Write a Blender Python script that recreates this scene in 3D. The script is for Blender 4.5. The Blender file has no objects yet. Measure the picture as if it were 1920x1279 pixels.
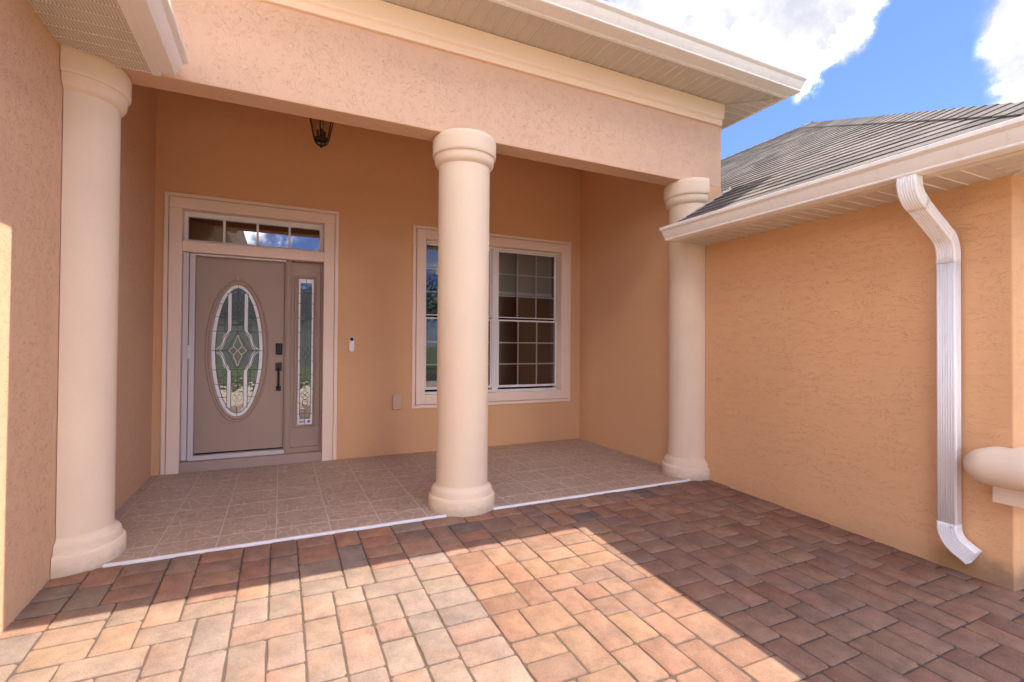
import bpy, bmesh, math, random
from math import sin, cos, pi, radians, sqrt, atan2, hypot
from mathutils import Matrix, Vector
rnd = random.Random(7)
scene = bpy.context.scene
COL = scene.collection

# ------------------------------------------------------------------ camera
CAM = Vector((0.0, -3.663, 1.311))
def cam_axes(yaw, pit, rol):
    f = Vector((sin(yaw)*cos(pit), cos(yaw)*cos(pit), sin(pit)))
    r = Vector((cos(yaw), -sin(yaw), 0)); u = r.cross(f)
    return (r*cos(rol)+u*sin(rol), u*cos(rol)-r*sin(rol), f)
AX = cam_axes(radians(25.3176), radians(0.6502), radians(0.4047))
cd = bpy.data.cameras.new('camera'); cam = bpy.data.objects.new('camera', cd); COL.objects.link(cam)
cd.sensor_fit = 'HORIZONTAL'; cd.sensor_width = 36; cd.lens = 36*918.48/1920
cd.clip_start = 0.05; cd.clip_end = 2000
m = Matrix.Identity(4)
for i in range(3):
    m[i][0] = AX[0][i]; m[i][1] = AX[1][i]; m[i][2] = -AX[2][i]; m[i][3] = CAM[i]
cam.matrix_world = m
scene.camera = cam

# ------------------------------------------------------------------ light and sky
SUN_EL, SUN_STR, SKY_STR, EXPOSURE = radians(64.0), 2.1, 0.15, 2.25
sd = bpy.data.lights.new('sun', 'SUN'); sun = bpy.data.objects.new('sun', sd); COL.objects.link(sun)
sd.energy = SUN_STR; sd.angle = radians(0.40); sd.color = (1.0, 0.93, 0.82)
sdir = Vector((cos(SUN_EL), 0.008, sin(SUN_EL)))                # towards the sun: it stands to the right (+X)
sun.rotation_euler = sdir.to_track_quat('Z', 'Y').to_euler()
sun.location = (12, 0, 24)
scene.view_settings.view_transform = 'Standard'; scene.view_settings.look = 'None'
scene.view_settings.exposure = EXPOSURE; scene.view_settings.gamma = 1
scene.view_settings.use_curve_mapping = False
scene.cycles.max_bounces = 8; scene.cycles.diffuse_bounces = 4; scene.cycles.glossy_bounces = 4
scene.cycles.transparent_max_bounces = 12
scene.cycles.use_denoising = True; scene.render.filter_size = 1.1
scene.cycles.sample_clamp_indirect = 6

class NT:
    """a small node-tree writer"""
    def __init__(s, tree): s.t = tree; s.n = tree.nodes; s.l = tree.links; s.n.clear()
    def node(s, typ, **kw):
        nd = s.n.new(typ)
        for k, v in kw.items():
            if k.startswith('i_'):
                s.put(nd.inputs[k[2:].replace('_', ' ')], v)
            else: setattr(nd, k, v)
        return nd
    def put(s, sock, v):
        if hasattr(v, 'is_output') or isinstance(v, bpy.types.NodeSocket): s.l.new(v, sock)
        else: sock.default_value = v
    def math(s, op, a, b=0.0, c=0.0, clamp=False):
        nd = s.n.new('ShaderNodeMath'); nd.operation = op; nd.use_clamp = clamp
        for i, v in enumerate((a, b, c)): s.put(nd.inputs[i], v)
        return nd.outputs[0]
    def vmath(s, op, a, b=(0, 0, 0), out=0):
        nd = s.n.new('ShaderNodeVectorMath'); nd.operation = op
        s.put(nd.inputs[0], a); s.put(nd.inputs[1], b)
        return nd.outputs[out]
    def noise(s, vec, scale, detail=4, rough=0.55, dist=0.0):
        nd = s.node('ShaderNodeTexNoise'); s.l.new(vec, nd.inputs['Vector'])
        nd.inputs['Scale'].default_value = scale; nd.inputs['Detail'].default_value = detail
        nd.inputs['Roughness'].default_value = rough; nd.inputs['Distortion'].default_value = dist
        return nd.outputs['Fac']
    def ramp(s, fac, a, b, lo=0.0, hi=1.0, smooth=True):
        nd = s.n.new('ShaderNodeMapRange'); nd.interpolation_type = 'SMOOTHSTEP' if smooth else 'LINEAR'
        s.put(nd.inputs[0], fac)
        for i, v in enumerate((a, b, lo, hi)): nd.inputs[1+i].default_value = v
        return nd.outputs[0]
    def mix(s, fac, a, b, typ='MIX'):
        nd = s.n.new('ShaderNodeMix'); nd.data_type = 'RGBA'; nd.blend_type = typ
        s.put(nd.inputs[0], fac)
        s.put(nd.inputs[6], a if not isinstance(a, tuple) else (*a[:3], 1))
        s.put(nd.inputs[7], b if not isinstance(b, tuple) else (*b[:3], 1))
        return nd.outputs[2]
    def scaled(s, vec, sc):
        return s.vmath('MULTIPLY', vec, sc)
    def bump(s, h, strength, dist, normal=None):
        nd = s.n.new('ShaderNodeBump'); nd.inputs['Strength'].default_value = strength
        nd.inputs['Distance'].default_value = dist; s.l.new(h, nd.inputs['Height'])
        if normal is not None: s.l.new(normal, nd.inputs['Normal'])
        return nd.outputs[0]

world = bpy.data.worlds.new('World'); scene.world = world; world.use_nodes = True
world.cycles.sampling_method = 'MANUAL'; world.cycles.sample_map_resolution = 512
w = NT(world.node_tree)
sky = w.node('ShaderNodeTexSky', sky_type='NISHITA', sun_disc=False)
sky.sun_elevation = SUN_EL; sky.sun_rotation = radians(90)
sky.altitude = 10; sky.air_density = 1.0; sky.dust_density = 0.3; sky.ozone_density = 4.0
tc = w.node('ShaderNodeTexCoord'); D = w.vmath('NORMALIZE', tc.outputs['Generated'])
dz = w.math('MAXIMUM', w.node('ShaderNodeSeparateXYZ', i_Vector=D).outputs[2], 0.02)
# broken cumulus: two octaves of noise on the direction, flattened towards the horizon
flat = w.vmath('DIVIDE', D, w.node('ShaderNodeCombineXYZ', i_X=w.math('ADD', dz, 0.35), i_Y=w.math('ADD', dz, 0.35), i_Z=1.0).outputs[0])
n1 = w.noise(flat, 2.6, 2, 0.60)
n2 = w.noise(D, 15, 6, 0.62)
n4 = w.noise(D, 8, 1)
Dw = w.vmath('ADD', D, w.scaled(D, w.node('ShaderNodeCombineXYZ', i_X=w.math('MULTIPLY', w.math('SUBTRACT', n4, 0.5), 0.16), i_Y=w.math('MULTIPLY', w.math('SUBTRACT', n2, 0.5), 0.10), i_Z=0.0).outputs[0]))
field = w.math('SUBTRACT', n1, 0.45)
# where the photograph shows cumulus (and clear sky) over the roofs: (direction, angular radius, weight)
for d, rad, wt in (((0.6315, 0.5636, 0.5325), 0.17, 0.30), ((0.5414, 0.6107, 0.5779), 0.16, 0.26), ((0.738, 0.470, 0.478), 0.080, 0.36),
                   ((0.7607, 0.5087, 0.4031), 0.026, 0.30), ((0.8700, 0.2830, 0.4113), 0.072, 0.40),
                   ((0.8178, 0.3722, 0.4389), 0.020, 0.45),
                   ((0.806, 0.395, 0.435), 0.062, -0.55), ((0.80, 0.40, 0.36), 0.09, -0.5), ((0.715, 0.545, 0.40), 0.075, -0.42)):
    dist = w.vmath('DISTANCE', Dw, Vector(d).normalized(), out=1)
    field = w.math('ADD', field, w.math('MULTIPLY', w.ramp(dist, 0, rad*1.7, 1, 0), wt))
field = w.math('ADD', field, w.math('MULTIPLY', w.math('SUBTRACT', n2, 0.5), 0.75))
cover = w.math('POWER', w.ramp(field, -0.05, 0.20, smooth=False), 3.6)
shade = w.ramp(w.math('ADD', w.math('MULTIPLY', n4, 0.75), w.math('MULTIPLY', n2, 0.25)), 0.45, 0.62)
CLOUD = 29.0
skyc = w.mix(1.0, sky.outputs[0], (0.20, 0.222, 0.37), 'MULTIPLY')
grey = w.mix(w.ramp(w.math('ADD', w.math('MULTIPLY', n2, 0.6), w.math('MULTIPLY', n1, 0.4)), 0.36, 0.62), (1.06, 1.10, 1.26), (1.62, 1.62, 1.62))
cloudc = w.mix(shade, grey, (CLOUD, CLOUD*0.975, CLOUD*0.95))       # grey-blue bases, sunlit tops
col = w.mix(cover, skyc, cloudc)
bg = w.node('ShaderNodeBackground', i_Color=col, i_Strength=SKY_STR)
w.l.new(bg.outputs[0], w.node('ShaderNodeOutputWorld').inputs[0])

# ------------------------------------------------------------------ materials
MAT = {}
def new_mat(name):
    mt = bpy.data.materials.new(name); mt.use_nodes = True; MAT[name] = mt
    t = NT(mt.node_tree)
    b = t.node('ShaderNodeBsdfPrincipled'); o = t.node('ShaderNodeOutputMaterial'); t.l.new(b.outputs[0], o.inputs[0])
    return mt, t, b
def world_pos(t): return t.node('ShaderNodeNewGeometry').outputs['Position']

def stucco(name, col, flow=(5, 5, 16), lines=0.5, relief=0.004, dirt=0.0, dens=1.0):
    """skip-trowelled stucco: fine sand grain, soft undulation and short scratch lines"""
    mt, t, b = new_mat(name); P = world_pos(t)
    big = t.noise(P, 0.9, 2); mid = t.noise(P, 11, 4, 0.6)
    v = t.math('ADD', t.math('MULTIPLY', big, 0.34), t.math('MULTIPLY', mid, 0.24))
    c = t.mix(t.math('ADD', v, 0.22), tuple(x*0.86 for x in col), tuple(min(1, x*1.13) for x in col))
    wn = t.node('ShaderNodeTexNoise', i_Vector=P, i_Scale=3.5, i_Detail=2.0).outputs['Color']
    warp = t.vmath('ADD', t.scaled(P, flow), t.scaled(wn, (2.2, 2.2, 2.2)))
    n = t.noise(warp, 3.0*dens, 3, 0.55)
    crack = t.ramp(t.math('ABSOLUTE', t.math('SUBTRACT', n, 0.5)), 0.0, 0.012, 1, 0)
    mask = t.ramp(t.noise(t.vmath('ADD', t.scaled(P, tuple(x*0.7 for x in flow)), (3.1, 7.7, 1.9)), 2.2, 2), 0.38, 0.58)
    ln = t.math('MULTIPLY', crack, mask)
    fine = t.noise(P, 130, 3, 0.7)
    h = t.math('ADD', t.math('MULTIPLY', n, 0.34), t.math('MULTIPLY', fine, 0.50))
    h = t.math('SUBTRACT', h, t.math('MULTIPLY', ln, lines))
    c = t.mix(t.math('MULTIPLY', ln, 0.13), c, tuple(x*0.40 for x in col))
    if dirt:
        s = t.node('ShaderNodeSeparateXYZ', i_Vector=P)
        nz = t.noise(P, 5, 4)
        base = t.ramp(t.math('ADD', s.outputs[2], t.math('MULTIPLY', nz, -0.22)), -0.18, -0.02, 1, 0)
        near = t.ramp(t.math('ADD', s.outputs[1], t.math('MULTIPLY', nz, 0.3)), YCOR+0.22, YCOR+0.75, 1.0, 0.22)
        c = t.mix(t.math('MULTIPLY', t.math('MULTIPLY', base, near), dirt), c, (0.12, 0.10, 0.07))
        if dirt > 0.4:      # tannin stain where the downspout splashes the wall
            dd = t.vmath('DISTANCE', t.scaled(P, (0, 1, 1)), (0, -2.03, -0.05), out=1)
            sp = t.ramp(t.math('ADD', dd, t.math('MULTIPLY', nz, 0.16)), 0.12, 0.24, 1, 0)
            c = t.mix(t.math('MULTIPLY', sp, 0.6), c, (0.34, 0.20, 0.055))
    t.put(b.inputs['Base Color'], c); b.inputs['Roughness'].default_value = 0.9
    b.inputs['Specular IOR Level'].default_value = 0.2
    t.put(b.inputs['Normal'], t.bump(h, 0.8, relief))
    return mt
def paint(name, col, rough=0.45, var=0.06, relief=0.0006, scale=60, spec=0.4, stain=0.0, foot=0.0):
    mt, t, b = new_mat(name); P = world_pos(t)
    n = t.noise(P, 3, 4); f = t.noise(P, scale, 4, 0.6)
    c = t.mix(t.math('ADD', t.math('MULTIPLY', n, 0.7), t.math('MULTIPLY', f, 0.3)), tuple(x*(1-var) for x in col), tuple(min(1, x*(1+var)) for x in col))
    if foot:       # splash marks near the ground
        z = t.node('ShaderNodeSeparateXYZ', i_Vector=P).outputs[2]
        sp = t.ramp(t.math('ADD', z, t.math('MULTIPLY', t.noise(P, 16, 5, 0.7), -0.16)), -0.085, 0.0, 1, 0)
        c = t.mix(t.math('MULTIPLY', sp, foot), c, (0.20, 0.16, 0.11))
    if stain:
        s = t.ramp(t.noise(t.scaled(P, (6, 6, 1.2)), 2.5, 6, 0.65), 0.52, 0.8)
        c = t.mix(t.math('MULTIPLY', s, stain), c, (0.24, 0.18, 0.12))
    t.put(b.inputs['Base Color'], c); b.inputs['Roughness'].default_value = rough
    b.inputs['Specular IOR Level'].default_value = spec
    t.put(b.inputs['Normal'], t.bump(f, 0.5, relief))
    return mt
def glass(name, tint=(0.9, 0.93, 0.92), reflect=0.16, rough=0.0, ripple=0.0):
    mt = bpy.data.materials.new(name); mt.use_nodes = True; MAT[name] = mt; t = NT(mt.node_tree)
    tr = t.node('ShaderNodeBsdfTransparent', i_Color=(*tint, 1)); gl = t.node('ShaderNodeBsdfGlossy', i_Color=(1, 1, 1, 1), i_Roughness=rough)
    if ripple:
        t.put(gl.inputs['Normal'], t.bump(t.noise(world_pos(t), 14, 2), ripple, 0.004))
    fr = t.node('ShaderNodeFresnel', i_IOR=1.5)
    fac = t.math('ADD', t.math('MULTIPLY', fr.outputs[0], 1.0), reflect, clamp=True)
    mx = t.node('ShaderNodeMixShader'); t.put(mx.inputs[0], fac); t.l.new(tr.outputs[0], mx.inputs[1]); t.l.new(gl.outputs[0], mx.inputs[2])
    t.l.new(mx.outputs[0], t.node('ShaderNodeOutputMaterial').inputs[0])
    return mt
YCOR = -2.319                   # corner of the right wing
STUCCO = (0.73, 0.42, 0.22)
stucco('stucco', STUCCO, (4, 4, 12), 0.3, 0.003)
stucco('stucco_side', (0.75, 0.42, 0.21), (3.6, 3.6, 17), 0.55, 0.0032, 0.6)
stucco('stucco_left', (0.70, 0.435, 0.265), (10, 10, 10), 0.8, 0.004, 0.15)
stucco('stucco_beam', (0.70, 0.445, 0.295), (10, 10, 11), 0.6, 0.004)
paint('column_paint', (0.79, 0.61, 0.44), 0.75, 0.07, 0.0022, 38, 0.15, 0.05, 0.3)
paint('cornice_paint', (0.89, 0.65, 0.45), 0.6, 0.04, 0.0008, 60, 0.25)
paint('trim_paint', (0.89, 0.70, 0.56), 0.65, 0.05, 0.0012, 55, 0.25)
paint('gutter_white', (0.88, 0.82, 0.75), 0.35, 0.05, 0.0003, 40, 0.5, 0.18)
paint('downspout_white', (0.90, 0.87, 0.85), 0.35, 0.04, 0.0003, 40, 0.5, 0.25)
paint('aluminium_tan', (0.74, 0.64, 0.51), 0.5, 0.04, 0.0003, 40, 0.3)
paint('vinyl_white', (0.80, 0.77, 0.74), 0.4, 0.03, 0.0002, 50, 0.4)
paint('screen_frame', (0.64, 0.57, 0.56), 0.4, 0.04, 0.0002, 50, 0.4)
paint('door_paint', (0.40, 0.285, 0.225), 0.5, 0.06, 0.0006, 90, 0.35)
paint('sill_paint', (0.42, 0.31, 0.27), 0.75, 0.10, 0.0015, 50, 0.2, 0.15)
paint('bronze', (0.016, 0.011, 0.009), 0.35, 0.2, 0.0004, 60, 0.5)
paint('lead_came', (0.035, 0.035, 0.038), 0.4, 0.2, 0.0002, 90, 0.5)
paint('brass_came', (0.58, 0.50, 0.36), 0.3, 0.2, 0.0002, 90, 0.5)
paint('frosted_glass', (0.86, 0.84, 0.84), 0.25, 0.06, 0.0008, 160, 0.6)
paint('bell_white', (0.80, 0.80, 0.80), 0.3, 0.02, 0.0001, 60, 0.5)
paint('black_plastic', (0.012, 0.012, 0.013), 0.2, 0.1, 0.0001, 60, 0.5)
paint('sticker_blue', (0.10, 0.12, 0.32), 0.4, 0.03, 0.0001, 60, 0.4)
paint('box_plastic', (0.70, 0.46, 0.31), 0.5, 0.04, 0.0003, 60, 0.3)
paint('shade_cloth', (0.46, 0.44, 0.39), 0.9, 0.05, 0.0005, 120, 0.1)
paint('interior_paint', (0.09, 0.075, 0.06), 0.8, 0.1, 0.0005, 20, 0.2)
paint('interior_floor', (0.10, 0.08, 0.065), 0.4, 0.1, 0.0005, 20, 0.3)
paint('flashing', (0.45, 0.36, 0.30), 0.5, 0.1, 0.0005, 30, 0.4, 0.3)
paint('candle', (0.55, 0.50, 0.40), 0.5, 0.03, 0.0001, 40, 0.3)
paint('strip_white', (0.80, 0.79, 0.80), 0.4, 0.04, 0.0005, 50, 0.4, 0.08)
paint('bark', (0.12, 0.09, 0.065), 0.9, 0.2, 0.006, 25, 0.2)
paint('house_paint', (0.36, 0.35, 0.29), 0.85, 0.06, 0.001, 40, 0.2)
paint('concrete', (0.46, 0.38, 0.29), 0.85, 0.08, 0.001, 40, 0.2)
paint('asphalt', (0.055, 0.055, 0.057), 0.9, 0.2, 0.002, 90, 0.2)
glass('window_glass', (0.60, 0.62, 0.61), 0.075)
glass('transom_glass', (0.50, 0.52, 0.51), 0.22)
glass('door_glass', (0.42, 0.43, 0.40), 0.20, 0.02, 0.25)
glass('lantern_glass', (0.85, 0.78, 0.66), 0.06, 0.05, 0.2)

def soffit_mat(name, col, along):
    """vented vinyl: rows of small punched holes in each panel"""
    mt, t, b = new_mat(name); P = world_pos(t)
    s = t.node('ShaderNodeSeparateXYZ', i_Vector=P)
    a, c = (s.outputs[1], s.outputs[0]) if along == 'Y' else (s.outputs[0], s.outputs[1])
    def cell(x, pitch): return t.math('ABSOLUTE', t.math('SUBTRACT', t.math('FRACT', t.math('DIVIDE', x, pitch)), 0.5))
    u, v = cell(a, 0.0098), cell(c, 0.0155)
    hole = t.math('MULTIPLY', t.ramp(u, 0.17, 0.27, 1, 0), t.ramp(v, 0.26, 0.36, 1, 0))
    n = t.noise(P, 4, 4)
    base = t.mix(n, tuple(x*0.93 for x in col), tuple(x*1.06 for x in col))
    t.put(b.inputs['Base Color'], t.mix(t.math('MULTIPLY', hole, 0.72), base, (0.10, 0.07, 0.05)))
    b.inputs['Roughness'].default_value = 0.5
    t.put(b.inputs['Normal'], t.bump(t.math('SUBTRACT', 1.0, hole), 0.6, 0.002))
soffit_mat('soffit_y', (0.76, 0.66, 0.54), 'Y')
soffit_mat('soffit_x', (0.72, 0.62, 0.50), 'X')

def paver_mat(name, source, grit):
    mt, t, b = new_mat(name); P = world_pos(t)
    if source == 'object': base = t.node('ShaderNodeObjectInfo').outputs['Color']
    else: base = t.node('ShaderNodeVertexColor', layer_name='pcol').outputs['Color']
    n = t.noise(P, 9, 5, 0.62); f = t.noise(P, 150, 4, 0.75); g = t.noise(P, 420, 2, 0.6)
    k = t.math('ADD', t.ramp(n, 0.28, 0.72, 0.74, 1.20, False), t.math('MULTIPLY', t.math('SUBTRACT', f, 0.5), 1.0))
    k = t.math('ADD', k, t.math('MULTIPLY', t.math('SUBTRACT', g, 0.5), grit))
    c = t.mix(1.0, base, t.node('ShaderNodeCombineColor', i_Red=k, i_Green=k, i_Blue=k).outputs[0], 'MULTIPLY')
    tint = t.ramp(t.noise(P, 4.3, 4), 0.48, 0.7)
    c = t.mix(t.math('MULTIPLY', tint, 0.55), c, t.mix(1.0, c, (1.10, 0.88, 0.76), 'MULTIPLY'))
    spot = t.ramp(t.noise(P, 26, 3, 0.5), 0.70, 0.76)
    c = t.mix(t.math('MULTIPLY', spot, 0.3), c, (0.06, 0.045, 0.035))
    t.put(b.inputs['Base Color'], c); b.inputs['Roughness'].default_value = 0.85
    b.inputs['Specular IOR Level'].default_value = 0.3
    h = t.math('ADD', t.math('MULTIPLY', n, 1.4), t.math('ADD', t.math('MULTIPLY', f, 0.6), t.math('MULTIPLY', g, 0.25)))
    t.put(b.inputs['Normal'], t.bump(h, 0.7, 0.004))
paver_mat('paver', 'object', 1.1); paver_mat('paver_far', 'vertex', 1.1)

def sand_mat():
    mt, t, b = new_mat('joint_sand'); P = world_pos(t)
    n = t.noise(P, 60, 5, 0.7)
    t.put(b.inputs['Base Color'], t.mix(n, (0.045, 0.030, 0.022), (0.13, 0.088, 0.062)))
    b.inputs['Roughness'].default_value = 0.95; t.put(b.inputs['Normal'], t.bump(n, 1.0, 0.006))
sand_mat()
def tile_mat():
    """glazed porch tile printed with a crazy-paving pattern"""
    mt, t, b = new_mat('porch_tile'); P = world_pos(t)
    Q = t.vmath('ADD', P, t.scaled(t.node('ShaderNodeTexNoise', i_Vector=P, i_Scale=9.0, i_Detail=2.0).outputs['Color'], (0.05, 0.05, 0.0)))
    Q = t.vmath('ADD', t.scaled(Q, (1, 1, 0)), t.scaled(t.node('ShaderNodeObjectInfo').outputs['Location'], (0.37, 0.61, 0)))
    vo = t.node('ShaderNodeTexVoronoi', feature='DISTANCE_TO_EDGE', i_Vector=Q, i_Scale=11.5, i_Randomness=0.95)
    vc = t.node('ShaderNodeTexVoronoi', feature='F1', i_Vector=Q, i_Scale=11.5, i_Randomness=0.95)
    line = t.ramp(t.math('ADD', vo.outputs['Distance'], t.math('MULTIPLY', t.noise(P, 40, 3), 0.05)), 0.04, 0.085, 1, 0)
    n = t.noise(P, 22, 5, 0.65); big = t.noise(P, 1.3, 3)
    cell = t.node('ShaderNodeSeparateColor', i_Color=vc.outputs['Color']).outputs[0]
    k = t.math('ADD', t.math('MULTIPLY', cell, 0.5), t.math('MULTIPLY', n, 0.5))
    c = t.mix(k, (0.35, 0.238, 0.175), (0.46, 0.322, 0.24))
    c = t.mix(t.math('MULTIPLY', t.ramp(big, 0.4, 0.7), 0.3), c, (0.42, 0.30, 0.19))
    c = t.mix(t.math('MULTIPLY', line, 0.5), c, (0.62, 0.50, 0.42))
    t.put(b.inputs['Base Color'], c); b.inputs['Roughness'].default_value = 0.5
    t.put(b.inputs['Normal'], t.bump(t.math('ADD', t.math('MULTIPLY', line, -0.6), t.math('MULTIPLY', n, 0.5)), 0.5, 0.002))
tile_mat()
paint('grout', (0.58, 0.47, 0.40), 0.9, 0.1, 0.0008, 60, 0.2)
def shingle_mat(name, src):
    mt, t, b = new_mat(name); P = world_pos(t)
    r = t.node('ShaderNodeObjectInfo').outputs['Random'] if src == 'object' else t.node('ShaderNodeSeparateColor', i_Color=t.node('ShaderNodeVertexColor', layer_name='pcol').outputs['Color']).outputs[0]
    n = t.noise(P, 2.2, 4); g = t.noise(P, 260, 3, 0.8)
    k = t.math('ADD', t.math('MULTIPLY', r, 0.42), t.math('ADD', t.math('MULTIPLY', n, 0.50), t.math('MULTIPLY', t.math('SUBTRACT', g, 0.35), 0.5)))
    c = t.mix(t.ramp(k, 0.1, 1.0), (0.05, 0.041, 0.035), (0.20, 0.164, 0.138))
    t.put(b.inputs['Base Color'], c); b.inputs['Roughness'].default_value = 0.95
    t.put(b.inputs['Normal'], t.bump(g, 0.9, 0.003))
shingle_mat('shingle', 'object'); shingle_mat('shingle_far', 'vertex')
def grass_mat():
    mt, t, b = new_mat('grass'); P = world_pos(t)
    n = t.noise(P, 0.6, 6, 0.6); f = t.noise(P, 30, 4, 0.7)
    t.put(b.inputs['Base Color'], t.mix(t.math('ADD', t.math('MULTIPLY', n, 0.6), t.math('MULTIPLY', f, 0.4)), (0.05, 0.075, 0.02), (0.13, 0.16, 0.05)))
    b.inputs['Roughness'].default_value = 0.9; t.put(b.inputs['Normal'], t.bump(f, 1.0, 0.03))
grass_mat()
def leaf_mat():
    mt, t, b = new_mat('leaf'); P = world_pos(t)
    n = t.noise(P, 1.5, 4)
    t.put(b.inputs['Base Color'], t.mix(n, (0.035, 0.06, 0.015), (0.12, 0.16, 0.045))); b.inputs['Roughness'].default_value = 0.6
leaf_mat()

# ------------------------------------------------------------------ mesh helpers
WLOC = {}
class MB:
    def __init__(s): s.v = []; s.f = []; s.c = []
    def add(s, vs, fs, col=None):
        o = len(s.v); s.v += [tuple(p) for p in vs]; s.f += [tuple(i+o for i in f) for f in fs]
        s.c += [col]*len(fs); return s
    def box(s, x0, x1, y0, y1, z0, z1, col=None):
        vs = [(x, y, z) for z in (z0, z1) for y in (y0, y1) for x in (x0, x1)]
        return s.add(vs, [(0, 2, 3, 1), (4, 5, 7, 6), (0, 1, 5, 4), (2, 6, 7, 3), (0, 4, 6, 2), (1, 3, 7, 5)], col)
    def prism(s, prof, a, b, fn, caps=True):
        """closed 2-D profile swept from a to b; fn(p, q, t) gives the point"""
        n = len(prof)
        vs = [fn(p, q, a) for p, q in prof] + [fn(p, q, b) for p, q in prof]
        fs = [(i, (i+1) % n, n+(i+1) % n, n+i) for i in range(n)]
        if caps: fs += [tuple(range(n-1, -1, -1)), tuple(range(n, 2*n))]
        return s.add(vs, fs)
    def lathe(s, prof, cx, cy, a0=0, a1=2*pi, n=64, cap=False):
        full = abs(a1-a0-2*pi) < 1e-6; m = n if full else n+1; k = len(prof)
        vs = [(cx+r*cos(a0+(a1-a0)*i/n), cy+r*sin(a0+(a1-a0)*i/n), z) for i in range(m) for r, z in prof]
        fs = []
        for i in range(n):
            j = (i+1) % m
            for q in range(k-1): fs.append((i*k+q, j*k+q, j*k+q+1, i*k+q+1))
        if cap and not full:
            fs.append(tuple(range(k)) + tuple((m-1)*k+q for q in range(k-1, -1, -1)))
        return s.add(vs, fs)
    def tube(s, pts, r, n=10, closed=False, caps=True):
        pts = [Vector(p) for p in pts]; rs = r if isinstance(r, (list, tuple)) else [r]*len(pts)
        vs = []; N = len(pts); up = Vector((0.13, 0.31, 0.94)).normalized()
        for i, p in enumerate(pts):
            if closed: d = pts[(i+1) % N]-pts[i-1]
            else: d = pts[min(i+1, N-1)]-pts[max(i-1, 0)]
            d.normalize(); a = d.cross(up)
            if a.length < 1e-3: a = d.cross(Vector((1, 0, 0)))
            a.normalize(); b = d.cross(a)
            vs += [p+(a*cos(2*pi*k/n)+b*sin(2*pi*k/n))*rs[i] for k in range(n)]
        fs = [(i*n+k, i*n+(k+1) % n, ((i+1) % N)*n+(k+1) % n, ((i+1) % N)*n+k) for i in range(N if closed else N-1) for k in range(n)]
        if caps and not closed: fs += [tuple(range(n-1, -1, -1)), tuple(range((N-1)*n, N*n))]
        return s.add(vs, fs)
    def ribbon(s, pts, wd, y, th=0.003, closed=False):
        """flat strip following (x, z) points, front face at y, thickness th away from the viewer"""
        N = len(pts); L = []; R = []
        for i, (x, z) in enumerate(pts):
            a = pts[i-1] if (closed or i > 0) else pts[i]; b = pts[(i+1) % N] if (closed or i < N-1) else pts[i]
            dx, dz_ = b[0]-a[0], b[1]-a[1]; l = hypot(dx, dz_) or 1
            nx, nz = -dz_/l*wd/2, dx/l*wd/2
            L.append((x+nx, z+nz)); R.append((x-nx, z-nz))
        for i in range(N if closed else N-1):
            j = (i+1) % N
            q = [L[i], L[j], R[j], R[i]]
            vs = [(x, y, z) for x, z in q]+[(x, y+th, z) for x, z in q]
            s.add(vs, [(0, 1, 2, 3), (0, 4, 5, 1), (3, 2, 6, 7), (0, 3, 7, 4), (1, 5, 6, 2)])
        return s
    def mesh(s, name, mat, smooth=False, off=(0, 0, 0)):
        me = bpy.data.meshes.new(name)
        me.from_pydata([(x-off[0], y-off[1], z-off[2]) for x, y, z in s.v], [], s.f)
        if any(c is not None for c in s.c):
            at = me.color_attributes.new('pcol', 'FLOAT_COLOR', 'CORNER'); i = 0
            for p, c in zip(me.polygons, s.c):
                for _ in range(p.loop_total): at.data[i].color = (*(c or (0.5, 0.5, 0.5)), 1); i += 1
        bm = bmesh.new(); bm.from_mesh(me); bmesh.ops.recalc_face_normals(bm, faces=bm.faces); bm.to_mesh(me); bm.free()
        me.materials.append(MAT[mat])
        if smooth: me.shade_smooth(); me.set_sharp_from_angle(angle=radians(smooth if smooth is not True else 35))
        return me
    def build(s, name, mat, parent=None, smooth=False, bevel=0.0, origin=None):
        off = WLOC[parent.name] if parent else (origin or (0, 0, 0))
        o = bpy.data.objects.new(name, s.mesh(name, mat, smooth, off)); COL.objects.link(o)
        if parent: o.parent = parent
        else: o.location = off
        WLOC[o.name] = off
        if bevel:
            md = o.modifiers.new('bevel', 'BEVEL'); md.width = bevel; md.segments = 2; md.limit_method = 'ANGLE'; md.angle_limit = radians(40)
        return o
def tag(o, label=None, cat=None, group=None, kind=None):
    if label and not kind: kind = 'thing'
    for k, v in (('label', label), ('category', cat), ('group', group), ('kind', kind)):
        if v: o[k] = v
    return o
def thing(name, label, cat, loc, group=None):
    o = bpy.data.objects.new(name, None); COL.objects.link(o); o.location = loc; o.empty_display_size = 0.2
    WLOC[o.name] = tuple(loc); return tag(o, label, cat, group)
def place(name, me, parent, loc, rot=None, color=None):
    """one more piece sharing mesh data, child of parent, at world position loc"""
    o = bpy.data.objects.new(name, me); COL.objects.link(o)
    p = WLOC[parent.name] if parent else (0, 0, 0)
    o.parent = parent; o.location = [loc[i]-p[i] for i in range(3)]
    if rot: o.rotation_euler = rot
    if color: o.color = (*color, 1)
    WLOC[o.name] = tuple(loc); return o
def pix(p):
    d = Vector(p)-CAM; zc = d.dot(AX[2])
    if zc < 0.1: return None
    return 960+918.48*d.dot(AX[0])/zc, 639.5-918.48*d.dot(AX[1])/zc, zc
def seen(p, mx=60):
    q = pix(p); return bool(q) and -mx < q[0] < 1920+mx and -mx < q[1] < 1279+mx

# ------------------------------------------------------------------ the place: measures in metres
XL, XR = -1.151, 3.899          # faces of the two wings that enclose the forecourt
YB, YW = 2.265, 2.297           # front of door/window trim; face of the entry wall
BF, BB, BZ = 0.10, 0.31, 3.02   # portico beam front, back, underside
BXR = 4.238                     # right end of the beam
YC, SHAFT = 0.20, 0.212         # columns
CEIL = 3.90
SLOPE = 0.042
def gz(y): return SLOPE*min(y, 0)-0.006 if y > -9 else SLOPE*-9-0.006

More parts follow.
